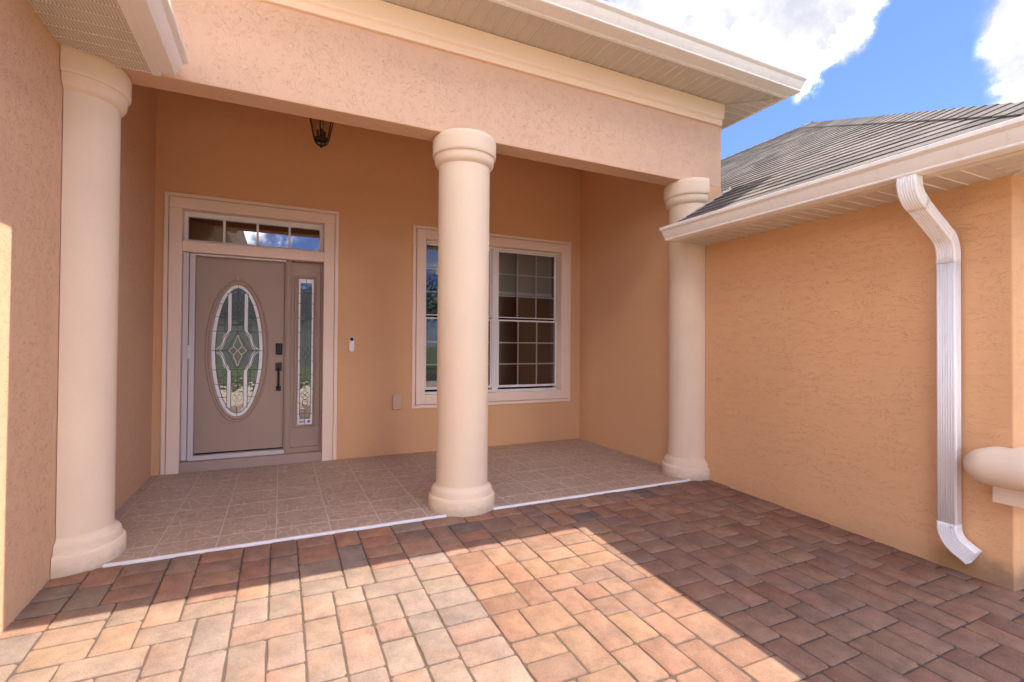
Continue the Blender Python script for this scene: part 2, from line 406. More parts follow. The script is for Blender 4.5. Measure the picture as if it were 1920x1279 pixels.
# ground sheet, street
g = MB(); g.add([(-600, -9, -0.46), (600, -9, -0.46), (600, -600, -0.46), (-600, -600, -0.46)], [(0, 1, 2, 3)])
g.add([(-600, -9, -0.46), (600, -9, -0.46), (600, 600, -0.46), (-600, 600, -0.46)], [(0, 1, 2, 3)])
tag(g.build('lawn', 'grass'), kind='structure')
tag(MB().box(-80, 80, -22, -15.5, -0.47, -0.452).build('road', 'asphalt'), kind='structure')
tag(MB().box(-80, 80, -14.2, -12.9, -0.47, -0.40).build('sidewalk', 'concrete', bevel=0.01), kind='structure')

tag(MB().box(-3.5, 7.5, -12.9, -5.42, -0.47, -0.262).build('driveway', 'concrete', bevel=0.01), kind='structure')

# ------------------------------------------------------------------ pavers of the forecourt
U = 0.0785; SEAM = 0.98
bed = MB()
ys = [0.02, -1, -2, -3, -4, -5, -5.45]
for a, b in zip(ys, ys[1:]):
    bed.add([(-1.3, a, gz(a)-0.0060), (8.0, a, gz(a)-0.0060), (8.0, b, gz(b)-0.0060), (-1.3, b, gz(b)-0.0060)], [(0, 1, 2, 3)])
pavement = tag(bed.build('pavement', 'joint_sand'), kind='structure')
def pack(nx, ny, r):
    grid = [[0]*nx for _ in range(ny)]; out = []
    pcs = [((3, 2), 6), ((2, 3), 6), ((2, 2), 1.3), ((3, 3), 1.8), ((4, 2), 0.8), ((2, 4), 1.2), ((4, 3), 0.35)]
    for j in range(ny):
        for i in range(nx):
            if grid[j][i]: continue
            run = 0
            while i+run < nx and not grid[j][i+run]: run += 1
            opts = []
            for (a, b), wt in pcs:
                if a > run or j+b > ny or run-a == 1: continue
                if any(grid[j+q][i+p] for q in range(b) for p in range(a)): continue
                # do not leave a one-unit step beside a neighbour below
                opts.append(((a, b), wt))
            if opts:
                tot = sum(wt for _, wt in opts); k = r.random()*tot
                for (a, b), wt in opts:
                    k -= wt
                    if k <= 0: break
            else:
                a, b = min(run, 2 if run != 3 else 3), 1
                while j+b < ny and b < 2 and not any(grid[j+b][i+p] for p in range(a)): b += 1
            for q in range(b):
                for p in range(a): grid[j+q][i+p] = 1
            out.append((i, j, a, b))
    return out
def paver_shape(wd, dp, r, mb=None, at=(0, 0, 0), col=None):
    """tumbled concrete paver: uneven outline, two chamfer rings, slightly crowned top"""
    gap, th = 0.0014, 0.045
    base = []
    hx, hy = wd/2-gap, dp/2-gap
    for sx, sy in ((-1, -1), (1, -1), (1, 1), (-1, 1)):
        c = 0.006+r.random()*0.010
        a = [(sx*hx, sy*(hy-c)), (sx*(hx-c), sy*hy)]
        if sx*sy > 0: a = a
        else: a = a[::-1]
        base += a
    # wavy midpoints on the long edges
    sk = [(r.uniform(-.0018, .0018), r.uniform(-.0018, .0018)) for _ in range(4)]
    base = [(x*(1-abs(sk[i//2][0])/hx)+0, y*(1-abs(sk[i//2][1])/hy)) for i, (x, y) in enumerate(base)]
    pts = []
    for k in range(8):
        p, q = base[k], base[(k+1) % 8]; pts.append(p)
        if k % 2 == 1:
            for f in (0.35, 0.68):
                x, y = p[0]+(q[0]-p[0])*f, p[1]+(q[1]-p[1])*f
                l = hypot(x, y); e = -r.random()*0.0034
                pts.append((x+x/l*e, y+y/l*e))
    n = len(pts); vs = []
    for inset, z in ((0.0, -th), (0.0, -0.008), (0.002, -0.0030), (0.007, -0.0005)):
        for x, y in pts:
            vs.append((at[0]+x-math.copysign(min(inset, abs(x)), x), at[1]+y-math.copysign(min(inset, abs(y)), y), at[2]+z))
    vs.append((at[0], at[1], at[2]+0.0009))
    fs = [(l*n+k, l*n+(k+1) % n, (l+1)*n+(k+1) % n, (l+1)*n+k) for l in range(3) for k in range(n)]
    fs += [(3*n+k, 3*n+(k+1) % n, 4*n) for k in range(n)]
    if mb is None: mb = MB()
    return mb.add(vs, fs, col)
LEFTC = [((0.315, 0.232, 0.174), 7), ((0.33, 0.236, 0.172), 4), ((0.305, 0.226, 0.176), 4), ((0.335, 0.218, 0.158), 1.8), ((0.295, 0.222, 0.178), 1.0), ((0.335, 0.232, 0.164), 1.6)]
RIGHTC = [((0.335, 0.202, 0.128), 5), ((0.325, 0.195, 0.128), 5), ((0.32, 0.178, 0.112), 4), ((0.295, 0.178, 0.124), 2), ((0.34, 0.20, 0.120), 2.5), ((0.285, 0.158, 0.102), 1.2)]
EDGEC = [((0.285, 0.148, 0.096), 4), ((0.235, 0.140, 0.100), 3), ((0.31, 0.165, 0.102), 4), ((0.31, 0.180, 0.115), 3), ((0.16, 0.118, 0.098), 0.8), ((0.26, 0.155, 0.108), 3)]
def pick(lst, r):
    k = r.random()*sum(x for _, x in lst)
    for c, x in lst:
        k -= x
        if k <= 0: break
    f = (0.93+0.14*r.random())*(0.70 if lst is RIGHTC else 0.69 if lst is LEFTC else 0.90); return tuple(min(0.6, v*f*h*(0.985+0.03*r.random())) for v, h in zip(c, (1.02, 0.985, 1.0)))
cells = []
for (x0, nx, ny, y0, pal, sgn) in ((SEAM, 28, 70, 0.0, LEFTC, -1), (SEAM, 38, 70, 0.0, RIGHTC, 1), (SEAM+38*U, 26, 38, YCOR-0.085, RIGHTC, 1)):
    for i, j, a, b in pack(nx, ny, rnd):
        cx = x0+sgn*(i+a/2)*U; cy = y0-(j+b/2)*U-0.012
        d = -cy
        edge = (d < 0.42+0.25*rnd.random()) or (cx > XR-0.35 and rnd.random() < 0.6 and cy > YCOR)
        c = pick(EDGEC if (edge and rnd.random() < 0.8) else pal, rnd)
        if pal is LEFTC and cx < -0.45 and rnd.random() < 0.45: c = pick([((0.265, 0.178, 0.120), 2), ((0.26, 0.150, 0.100), 1.6), ((0.245, 0.182, 0.132), 2)], rnd)
        cells.append((cx, cy, a*U, b*U, c))
def area(cl):
    q = pix((cl[0], cl[1], gz(cl[1])))
    if not q or not seen((cl[0], cl[1], gz(cl[1])), 90): return 0
    dd = Vector((cl[0], cl[1], gz(cl[1])))-CAM
    return cl[2]*cl[3]*abs(dd.normalized().z)/q[2]**2
cells.sort(key=area, reverse=True)
variants = {}
far = MB(); ang = math.atan(SLOPE)
for k, (cx, cy, wd, dp, c) in enumerate(cells):
    z = gz(cy)+rnd.uniform(-0.0022, 0.0022)
    if k < 298 and area((cx, cy, wd, dp, c)) > 0:
        key = (round(wd/U), round(dp/U))
        if key not in variants: variants[key] = [paver_shape(wd, dp, rnd).mesh('paver', 'paver', 50) for _ in range(4)]
        place('paver', rnd.choice(variants[key]), pavement, (cx+rnd.uniform(-.0012, .0012), cy+rnd.uniform(-.0012, .0012), z),
              (ang+rnd.uniform(-.008, .008), rnd.uniform(-.008, .008), rnd.uniform(-.009, .009)), c)
    elif cy > -5.5 or seen((cx, cy, z), 100):
        paver_shape(wd, dp, rnd, far, (cx, cy, z), c)
tag(far.build('paver_field', 'paver_far', pavement, smooth=50), kind='stuff')

# ------------------------------------------------------------------ porch floor: slab, grout and tiles, edge strip
pf = MB().box(XL-0.1, XR+0.1, 0.0, YW+0.1, -0.2, -0.0018)
porch = tag(pf.build('porch_floor', 'grout'), kind='structure')
TP = 0.3515; gx0, gy0 = -0.012, 0.232
tcache = {}
for i in range(-5, 13):
    for j in range(-2, 8):
        x0, x1 = max(gx0+i*TP, XL+0.004), min(gx0+(i+1)*TP, XR-0.004)
        y0, y1 = max(gy0+j*TP, 0.018), min(gy0+(j+1)*TP, YW-0.004)
        if x1-x0 < 0.015 or y1-y0 < 0.015: continue
        wd, dp = round(x1-x0-0.009, 4), round(y1-y0-0.009, 4)
        if (wd, dp) not in tcache:
            mb = MB(); prof = [(-1, 0)]
            vs = []
            for ins, z in ((0, -0.006), (0, -0.0012), (0.0015, 0.0)):
                vs += [(sx*(wd/2-ins), sy*(dp/2-ins), z) for sx, sy in ((-1, -1), (1, -1), (1, 1), (-1, 1))]
            fs = [(l*4+k, l*4+(k+1) % 4, l*4+4+(k+1) % 4, l*4+4+k) for l in range(2) for k in range(4)]+[(8, 9, 10, 11)]
            tcache[(wd, dp)] = mb.add(vs, fs).mesh('tile', 'porch_tile')
        place('tile', tcache[(wd, dp)], porch, ((x0+x1)/2, (y0+y1)/2, rnd.uniform(-0.0004, 0.0004)), (rnd.uniform(-.001, .001), rnd.uniform(-.001, .001), 0))
st = MB()
prof = [(-0.012, -0.03), (-0.012, 0.0), (-0.009, 0.003), (0.013, 0.003), (0.016, 0.001), (0.016, -0.004), (-0.006, -0.004), (-0.006, -0.03)]
for a, b in ((XL+0.22, YC and 1.376-0.20), (1.376+0.20, XR-0.20)):
    st.prism(prof, a, b, lambda p, q, t: (t, p, q))
es = st.build('edge_strip', 'strip_white'); es.parent = porch

# ------------------------------------------------------------------ walls
def wall_xz(mb, x0, x1, z0, z1, y0, y1, holes):
    """wall facing -Y made of butted blocks round rectangular openings (hx0, hx1, hz0, hz1), left to right"""
    x = x0
    for hx0, hx1, hz0, hz1 in holes:
        mb.box(x, hx0, y0, y1, z0, z1)
        if hz0 > z0: mb.box(hx0, hx1, y0, y1, z0, hz0)
        mb.box(hx0, hx1, y0, y1, hz1, z1); x = hx1
    return mb.box(x, x1, y0, y1, z0, z1)
DOOR = (-0.93, 0.46, 0.0, 2.72); WIN = (1.61, 3.61, 0.69, 2.67)
ew = wall_xz(MB(), XL-0.15, BXR, -0.1, CEIL, YW, YW+0.22, (DOOR, WIN))
tag(ew.build('entry_wall', 'stucco'), 'tan stucco entry wall holding the front door and window, deep under the porch', 'wall')
lw = MB().box(XL-0.25, XL, BB, YW, -0.3, CEIL).box(XL-0.25, XL, BF, BB, -0.3, BZ).box(XL-0.25, XL, -2.2, BF, -0.5, BZ-0.006).box(XL-7, XL-0.25, -2.2, -1.95, -0.5, BZ-0.006)
tag(lw.build('wing_wall', 'stucco_left'), 'tan stucco wall along the left edge, sunlit strip nearest the viewer', 'wall')
rw = MB().box(XR, XR+0.22, YCOR, BF, -0.4, 2.40).box(XR+0.22, 11.0, YCOR, YCOR+0.22, -0.4, 2.40)
tag(rw.build('wing_wall', 'stucco_side', bevel=0.008), 'shaded orange stucco wall on the right behind the white downspout', 'wall')
pw = MB().box(XR, BXR, BB, YW, -0.1, CEIL).box(XR+0.002, BXR, BF, BB, -0.1, BZ)
tag(pw.build('porch_side_wall', 'stucco'), 'tan stucco side wall of the porch right of the window', 'wall')
beam = MB().box(XL-0.24, BXR, BF, BB, BZ, CEIL).build('porch_beam', 'stucco_beam', bevel=0.006)
tag(beam, 'broad pinkish stucco beam spanning the porch above the columns', 'beam')
co = MB().prism([(BF, 3.672), (0.074, 3.672), (0.07, 3.676), (0.07, 3.722), (0.063, 3.730), (0.052, 3.738), (0.046, 3.750), (0.036, 3.884), (BF, 3.884)], XL-0.24, BXR-0.018, lambda p, q, t: (t, p, q))
co.build('cornice', 'cornice_paint', beam)
pc = MB().box(XL-0.2, BXR, BB, YW+0.1, CEIL, CEIL+0.12)
tag(pc.build('porch_ceiling', 'stucco'), kind='structure')
# dark room behind the window and door
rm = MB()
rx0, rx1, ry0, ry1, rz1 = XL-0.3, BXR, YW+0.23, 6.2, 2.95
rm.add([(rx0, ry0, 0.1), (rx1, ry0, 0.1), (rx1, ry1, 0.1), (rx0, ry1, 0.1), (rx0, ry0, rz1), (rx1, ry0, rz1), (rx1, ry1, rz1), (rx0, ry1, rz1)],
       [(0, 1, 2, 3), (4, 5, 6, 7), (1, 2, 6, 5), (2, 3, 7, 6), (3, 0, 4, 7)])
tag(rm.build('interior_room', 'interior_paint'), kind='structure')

# ------------------------------------------------------------------ columns
SH = [(SHAFT, 0.18), (SHAFT, 1.0), (SHAFT, 2.0), (SHAFT-0.001, 2.79)]
BASE = [(0.0, -0.02), (0.273, -0.02), (0.274, 0.030), (0.273, 0.085), (0.270, 0.098), (0.262, 0.107), (0.251, 0.110), (0.2505, 0.113), (0.250, 0.140), (0.246, 0.154), (0.238, 0.163), (0.228, 0.168), (0.219, 0.176), (0.2125, 0.190)]
CAP = [(0.2115, 2.782), (0.216, 2.786), (0.228, 2.794), (0.238, 2.806), (0.244, 2.822), (0.245, 2.845), (0.245, 2.862), (0.2475, 2.866), (0.256, 2.869), (0.261, 2.876), (0.263, 2.888), (0.264, 2.985), (0.262, 3.004), (0.256, BZ-0.004), (0.248, BZ+0.008), (0.0, BZ+0.008)]
def column(xc, a0, a1, label):
    t = thing('porch_column', label, 'column', (xc, YC, 0), 'columns carrying the porch beam')
    n = 72 if a1-a0 > 4 else 40; cp = a1-a0 < 4
    for nm, pr in (('base', BASE), ('shaft', SH), ('capital', CAP)):
        o = MB().lathe(pr, xc, YC, a0, a1, n, cp).build(nm, 'column_paint', t, smooth=32)
    return t
column(XL+0.004, -pi/2, pi/2, 'pale stucco half column against the left wall, nearest the viewer')
column(1.376, 0, 2*pi, 'free standing round pale stucco column between door and window')
column(XR-0.006, pi/2, 3*pi/2, 'half column at right, its top partly behind the low gutter')

# ------------------------------------------------------------------ gutters, fascias, soffits
GUT = [(0, 0), (.086, 0), (.091, .004), (.092, .009), (.089, .016), (.096, .023), (.122, .064), (.128, .080), (.146, .088), (.156, .096), (.158, .118), (.150, .122), (.147, .116), (.146, .100), (.124, .090), (.116, .072), (.088, .026), (.080, .005), (.004, .005), (.004, .122), (0, .122)]
def gutter(label, fn, a, b, grp='white gutters along the eaves', cap=True):
    g = MB().prism(GUT, a, b, fn)
    for t in (a, b):
        out = [(0, 0), (.086, 0), (.091, .004), (.089, .016), (.122, .064), (.128, .080), (.156, .096), (.158, .118), (0, .118)]
        s = 0.002 if t == b else -0.002
        g.prism(out, t, t+s, fn)
    return tag(g.build('gutter', 'gutter_white', smooth=30), label, 'gutter', grp)
gutter('white gutter along the high porch roof edge at top', lambda p, q, t: (t, -0.392-p, 3.885+q), -2.5, 4.69)
gutter('white gutter on the low right eave above the downspout', lambda p, q, t: (3.44-p, t, 2.343+q), -2.79, -0.022)
gutter('short white gutter in the top left corner of the picture', lambda p, q, t: (-0.702+p, t, 2.998+q), -2.6, 0.012)
PIT = 0.108
def panel_prof(wd=PIT): return [(0, 0), (wd-0.016, 0), (wd-0.012, -0.0065), (wd-0.004, -0.0065), (wd, 0), (wd, 0.008), (0, 0.008)]
def soffit_run(t, mat, a, b, fn_local, loc_of, c0, c1):
    """panels side by side from a to b; each spans c0..c1"""
    me = MB().prism(panel_prof(), c0, c1, fn_local).mesh('soffit_panel', mat)
    n = int((b-a)/PIT+0.5)
    for k in range(n):
        place('soffit_panel', me, t, loc_of(a+k*PIT))
sr = thing('soffit', 'vented tan soffit under the low right eave', 'soffit', (3.7, -1.2, 2.348))
soffit_run(sr, 'soffit_y', YCOR, 0.0, lambda p, q, t: (t, p, q), lambda s: (0, s, 2.348), 3.515, XR+0.01)
MB().prism([(3.44, 2.338), (3.505, 2.338), (3.512, 2.341), (3.52, 2.346), (3.52, 2.36), (3.44, 2.36)], YCOR-0.38, -0.02, lambda p, q, t: (p, t, q)).build('edge_channel', 'aluminium_tan', sr)
me = MB().prism(panel_prof(), YCOR-0.38, YCOR+0.0, lambda p, q, t: (p, t, q)).mesh('soffit_panel', 'soffit_x')
for k in range(12): place('soffit_panel', me, sr, (3.60+k*PIT, 0, 2.3485))
MB().add([(3.515, YCOR-0.38, 2.3435), (3.535, YCOR-0.38, 2.3435), (XR+0.01, YCOR+0.0, 2.3435), (XR-0.01, YCOR+0.0, 2.3435)], [(0, 1, 2, 3)]).build('mitre_strip', 'aluminium_tan', sr)
mm = MB()
for k in range(4):   # mitred panels in the corner
    y = YCOR-(k+1)*PIT*0.9; xx = XR-(k+0.5)*PIT*0.9*1.02
    mm.box(3.515, max(3.53, xx), y, y+PIT*0.9-0.003, 2.348, 2.354)
mm.build('soffit_corner', 'soffit_y', sr)
su = thing('soffit', 'vented tan soffit under the high porch roof', 'soffit', (1.5, -0.15, 3.892))
soffit_run(su, 'soffit_x', 4.24-60*PIT, 4.24, lambda p, q, t: (p, t, q), lambda s: (s, 0, 3.892), -0.322, 0.055)
for k in range(4):   # corner panels, cut on the diagonal
    x0 = 4.24+k*PIT; y1 = 0.055-(k+0.6)*PIT*0.92
    if y1 > -0.31:
        place('soffit_panel', MB().prism(panel_prof(), -0.322, y1, lambda p, q, t: (p, t, q)).mesh('soffit_panel', 'soffit_x'), su, (x0, 0, 3.892))
    x1 = 4.24+max(0, k-0.1)*PIT*1.03; y0 = 0.055-(k+1)*PIT*0.92
    place('soffit_panel', MB().prism(panel_prof(PIT*0.92), x1, 4.652, lambda p, q, t: (t, p, q)).mesh('soffit_panel', 'soffit_y'), su, (0, y0, 3.8925))
me = MB().prism(panel_prof(), 4.24, 4.652, lambda p, q, t: (t, p, q)).mesh('soffit_panel', 'soffit_y')
for k in range(14): place('soffit_panel', me, su, (0, 0.055+k*PIT, 3.8925))
MB().add([(4.232, 0.045, 3.884), (4.25, 0.060, 3.884), (4.652, -0.30, 3.884), (4.645, -0.322, 3.884)], [(0, 1, 2, 3)]).build('mitre_strip', 'aluminium_tan', su)
MB().prism([(-0.315, 3.892), (-0.318, 3.880), (-0.345, 3.879), (-0.350, 3.882), (-0.352, 3.888), (-0.392, 3.888), (-0.392, 3.90), (-0.315, 3.90)], 4.24-60*PIT, 4.655, lambda p, q, t: (t, p, q)).build('edge_channel', 'gutter_white', su)
sl = thing('soffit', 'vented tan soffit in the top left corner over the left wall', 'soffit', (-0.95, -1.5, 3.012))
soffit_run(sl, 'soffit_y', 0.07-24*PIT, 0.07, lambda p, q, t: (t, p, q), lambda s: (0, s, 3.012), XL-0.01, -0.742)
MB().prism([(-0.75, 3.012), (-0.748, 3.004), (-0.738, 3.002), (-0.71, 3.003), (-0.702, 3.006), (-0.702, 3.03), (-0.75, 3.03)], -2.5, 0.075, lambda p, q, t: (p, t, q)).build('edge_channel', 'gutter_white', sl)

# ------------------------------------------------------------------ roofs
TH = math.atan(0.583); XE, ZE, YE = 3.40, 2.468, -2.79
XRG = 7.42; ZRG = ZE+0.583*(XRG-XE); YAP = YE+(XRG-XE)
rf = MB()
def rp(x, y): return (x, y, ZE+0.583*(x-XE)-0.014)
rf.add([rp(XE+0.03, YE+0.03), rp(BXR+0.012, YE+0.03+(BXR-XE)), rp(BXR+0.012, 0.0), rp(XE+0.03, 0.0)], [(0, 1, 2, 3)])
rf.add([rp(BXR+0.012, YE+0.03+(BXR-XE)), rp(XRG, YAP), rp(XRG, 7.5), rp(BXR+0.012, 7.5)], [(0, 1, 2, 3)])
rf.add([(XE+0.03, YE+0.03, ZE), (XRG, YAP, ZRG-0.014), (2*XRG-XE, YE, ZE)], [(0, 1, 2)])
rf.add([(2*XRG-XE, YE, ZE), (XRG, YAP, ZRG-0.014), (XRG, 7.5, ZRG-0.014), (2*XRG-XE, 7.5, ZE)], [(0, 1, 2, 3)])
rf.box(3.46, 11.2, YE+0.02, YE+0.045, 2.342, 2.470).box(3.46, 11.2, YE+0.045, YCOR+0.1, 2.358, 2.364)
rf.box(3.44, 3.46, YE+0.02, -0.02, 2.342, 2.470)     # fascia board behind the gutter
roof = tag(rf.build('wing_roofing', 'shingle_far'), 'grey brown shingle hip roof over the right wing', 'roof')
us = Vector((cos(TH), 0, sin(TH))); un = Vector((-sin(TH), 0, cos(TH)))
EXPO = 0.142
def shingle_pts(y0, y1, s0, s1, th, hip=False):
    o = Vector((XE, 0, ZE)); e = 0.0015
    def P(s, y, h): v = o+us*s+un*h; return (v.x, y, v.z)
    t0 = t1 = None
    if hip:
        lim = YE+s1*cos(TH)+0.02; t0, t1 = max(y0, lim), max(y1, lim+0.001)
    else: t0, t1 = y0, y1
    return [P(s0, y0, e), P(s0, y1, e), P(s1, t1, -0.006), P(s1, t0, -0.006), P(s0, y0, th), P(s0, y1, th), P(s1, t1, 0.001), P(s1, t0, 0.001)]
SF = [(0, 3, 2, 1), (4, 5, 6, 7), (0, 1, 5, 4), (1, 2, 6, 5), (2, 3, 7, 6), (3, 0, 4, 7)]
shl = []
ncourse = int((XRG-XE)/cos(TH)/EXPO)
for k in range(ncourse):
    s0 = k*EXPO-0.012; x = XE+s0*cos(TH)
    ylo = YE+(x-XE)+0.02; yhi = -0.003 if x+0.06 < BXR+0.02 else 6.8
    y = ylo-rnd.random()*0.2
    while y < yhi:
        l = rnd.choice((0.16, 0.22, 0.28, 0.33)); a, b = max(y, ylo), min(y+l-0.003, yhi)
        if b-a > 0.03: shl.append((a, b, s0, s0+EXPO*1.45, rnd.choice((0.0115, 0.0125, 0.0135)), a < YE+(s0+EXPO*1.45)*cos(TH)+0.02))
        y += l
def sh_area(q):
    p = Vector((XE, (q[0]+q[1])/2, ZE))+us*(q[2]+0.07)
    pp = pix(p)
    if not pp or not seen(p, 20): return 0
    return (q[1]-q[0])/pp[2]**2*abs((p-CAM).normalized().dot(un))*(1 if p.x < 5.5 or p.y < 3 else 0.2)
shl.sort(key=sh_area, reverse=True)
shf = MB(); scache = {}
for k, q in enumerate(shl):
    if k < 300 and sh_area(q) > 0 and not q[5]:
        kk = (round(q[1]-q[0], 2), q[4])
        if kk not in scache: scache[kk] = MB().add(shingle_pts(0, kk[0], 0, EXPO*1.45, q[4]), SF).mesh('shingle', 'shingle', off=(XE, 0, ZE))
        v = Vector((XE, q[0], ZE))+us*q[2]; place('shingle', scache[kk], roof, v)
    else:
        r = rnd.random(); shf.add(shingle_pts(*q), SF, (r, r, r))
tag(shf.build('shingle_field', 'shingle_far', roof), kind='stuff')
def cap_mesh(d, sides, wd):
    """bent hip or ridge cap: d along the line, sides = two downhill unit vectors lying in the slopes"""
    L = 0.215; d = d.normalized(); up = Vector((0, 0, 1)); mb = MB()
    for sv in sides:
        a = [Vector((0, 0, 0))+up*0.024, sv*wd+up*0.022, sv*wd+d*L+up*0.010, d*L+up*0.011]
        b = [p-up*0.012 for p in a]
        mb.add(a+b, [(0, 1, 2, 3), (4, 7, 6, 5), (0, 4, 5, 1), (1, 5, 6, 2), (2, 6, 7, 3)])
    return mb.mesh('hip_cap', 'shingle')
hd = Vector((1, 1, 0.583)); hl = hd.length
down1 = (Vector((0, 1, 0))-hd*(Vector((0, 1, 0)).dot(hd)/hl**2)).normalized()     # in the left slope, square to the hip
down2 = (Vector((1, 0, 0))-hd*(Vector((1, 0, 0)).dot(hd)/hl**2)).normalized()
cm = cap_mesh(hd, (down1, down2), 0.15)
n = int(hl*(XRG-XE)/EXPO)
for k in range(n):
    v = Vector((XE, YE, ZE))+hd.normalized()*(k*EXPO); place('hip_cap', cm, roof, (v.x, v.y, v.z+0.004))
rm2 = cap_mesh(Vector((0, 1, 0)), (-us, Vector((cos(TH), 0, -sin(TH)))), 0.15)
for k in range(36): place('ridge_cap', rm2, roof, (XRG, YAP-0.05+k*EXPO, ZRG+0.004))
fl = MB()     # step flashing where the low roof meets the column and beam
A, B = Vector((XE+0.05, -0.018, ZE+0.03)), Vector((BXR+0.01, -0.018, ZE+0.583*(BXR+0.01-XE)))
fl.add([(A.x, -0.004, A.z-0.02), (B.x, -0.004, B.z-0.01), (B.x, -0.004, B.z+0.035), (A.x, -0.004, A.z+0.012), (A.x, -0.030, A.z-0.02), (B.x, -0.030, B.z+0.006), (B.x, -0.010, B.z+0.035), (A.x, -0.010, A.z+0.012)],
       [(0, 1, 2, 3), (4, 5, 6, 7), (0, 4, 5, 1), (3, 2, 6, 7), (0, 3, 7, 4), (1, 5, 6, 2)])
fl.build('flashing', 'flashing', roof)
up = MB()     # porch roof: a hip above the high gutter
x0, x1, y0, zt = -4.0, 4.70, -0.40, 3.998
up.add([(x0, y0, zt), (x1, y0, zt), (x1, 8.0, zt), (x0, 8.0, zt), (x1-3.2, y0+3.2, zt+1.85), (x0, y0+3.2, zt+1.85), (x1-3.2, 8.0, zt+1.85), (x0, 8.0, zt+1.85)],
       [(0, 1, 4, 5), (1, 2, 6, 4), (4, 6, 7, 5)])
up.box(x0, 4.69, -0.390, -0.360, 3.890, 4.0).box(4.655, 4.685, -0.36, 8.0, 3.884, 4.0)
tag(up.build('porch_roofing', 'gutter_white'), 'high porch roof edge with white fascia at top right', 'roof')
up2 = MB().add([(x0, y0-0.012, zt+0.012), (x1+0.012, y0-0.012, zt+0.012), (x1+0.012, 8.0, zt+0.012), (x1-3.2, y0+3.2, zt+1.87), (x0, y0+3.2, zt+1.87), (x1-3.2, 8.0, zt+1.87), (x0, 8, zt+1.87)], [(0, 1, 3, 4), (1, 2, 5, 3), (3, 5, 6, 4)])
up2.build('shingle_cover', 'shingle_far', bpy.data.objects['porch_roofing'])
lr = MB().add([(-0.69, -2.6, 3.125), (-0.69, 0.09, 3.125), (-8, 0.09, 7.3), (-8, -2.6, 7.3)], [(0, 1, 2, 3)]).box(-0.722, -0.704, -2.58, 0.075, 3.008, 3.12)
tag(lr.build('wing_roofing', 'gutter_white'), 'white fascia edge of the left roof at the top left corner', 'roof')

# ------------------------------------------------------------------ downspout
def sweep(path, wide, deep, ribs, crimp=None):
    """ribbed rectangular pipe along frames (point, a-axis, b-axis, scale)"""
    prof = []
    R = 0.012
    def edge(p, q, n, amp):
        for i in range(n):
            f = i/n; x, y = p[0]+(q[0]-p[0])*f, p[1]+(q[1]-p[1])*f
            e = amp*(0.5-0.5*cos(2*pi*f*ribs)) if amp else 0
            prof.append((x, y, e))
    hw, hd_ = wide/2, deep/2
    c = R
    def arc(cx, cy, a0):
        for i in range(4): a = a0+pi/2*i/4; prof.append((cx+R*cos(a), cy+R*sin(a), 0))
    edge((hw-c, -hd_), (-hw+c, -hd_), ribs*8, 0.005) if False else None
    # start at the front (negative b) face, going from +a to -a
    seq = []
    N = ribs*8
    for i in range(N+1):
        f = i/N; seq.append(((hw-c)*(1-2*f), -hd_+0.0024*(0.5-0.5*cos(2*pi*f*ribs)) if 0.04 < f < 0.96 else -hd_))
    for i in range(1, 5): a = -pi/2-pi/2*i/4; seq.append((-hw+c+R*cos(a), -hd_+c+R*sin(a)))
    for i in range(0, 13): f = i/12; seq.append((-hw+(0.0025*(0.5-0.5*cos(2*pi*f*2))), -hd_+c+(2*hd_-2*c)*f))
    for i in range(1, 5): a = pi-pi/2*i/4; seq.append((-hw+c+R*cos(a), hd_-c+R*sin(a)))
    seq.append((hw-c, hd_))
    for i in range(1, 5): a = pi/2-pi/2*i/4; seq.append((hw-c+R*cos(a), hd_-c+R*sin(a)))
    for i in range(0, 13): f = i/12; seq.append((hw-(0.0025*(0.5-0.5*cos(2*pi*f*2))), hd_-c-(2*hd_-2*c)*f))
    for i in range(1, 4): a = -pi/2*i/4; seq.append((hw-c+R*cos(a), -hd_+c+R*sin(a)))
    n = len(seq); mb = MB(); vs = []
    for p, A, B, sc in path:
        for a, b in seq: vs.append(p+A*(a*sc)+B*(b*sc))
    mb.add(vs, [(l*n+k, l*n+(k+1) % n, (l+1)*n+(k+1) % n, (l+1)*n+k) for l in range(len(path)-1) for k in range(n)])
    return mb
DW, DD, DY = 0.104, 0.078, -2.035
XD = XR-0.018-DD/2
ds = thing('downspout', 'white ribbed downspout with elbows on the right wall', 'downspout', (XD, DY, 0.0))
AY, BX = Vector((0, 1, 0)), Vector((1, 0, 0))
def bend(p, t0, t1, rad, plane, n=22, crimps=9, sc0=1.0):
    """frames turning from angle t0 to t1 (0 = straight down) in the plane, crimped on the inside"""
    fr = []; pos = Vector(p)
    for i in range(n+1):
        a = t0+(t1-t0)*i/n
        T = Vector((sin(a), 0, -cos(a))) if plane == 'X' else Vector((0, -sin(a), -cos(a)))
        if i: pos = pos+T*(rad*abs(t1-t0)/n)
        sc = sc0*(1+0.022*(0.5-0.5*cos(2*pi*crimps*i/n)))
        if plane == 'X': A = AY; B = Vector((cos(a), 0, sin(a)))
        else: A = Vector((0, cos(a), -sin(a))); B = BX
        fr.append((pos.copy(), A, B, sc))
    return fr, pos
E1 = radians(61)
start = Vector((3.395, DY, 2.350))
fr = [(start, AY, BX, 1.03), (start+Vector((0, 0, -0.030)), AY, BX, 1.03)]
b1, p1 = bend(start+Vector((0, 0, -0.030)), 0, E1, 0.14, 'X', 27, 9, 1.03)
d1 = Vector((sin(E1), 0, -cos(E1)))
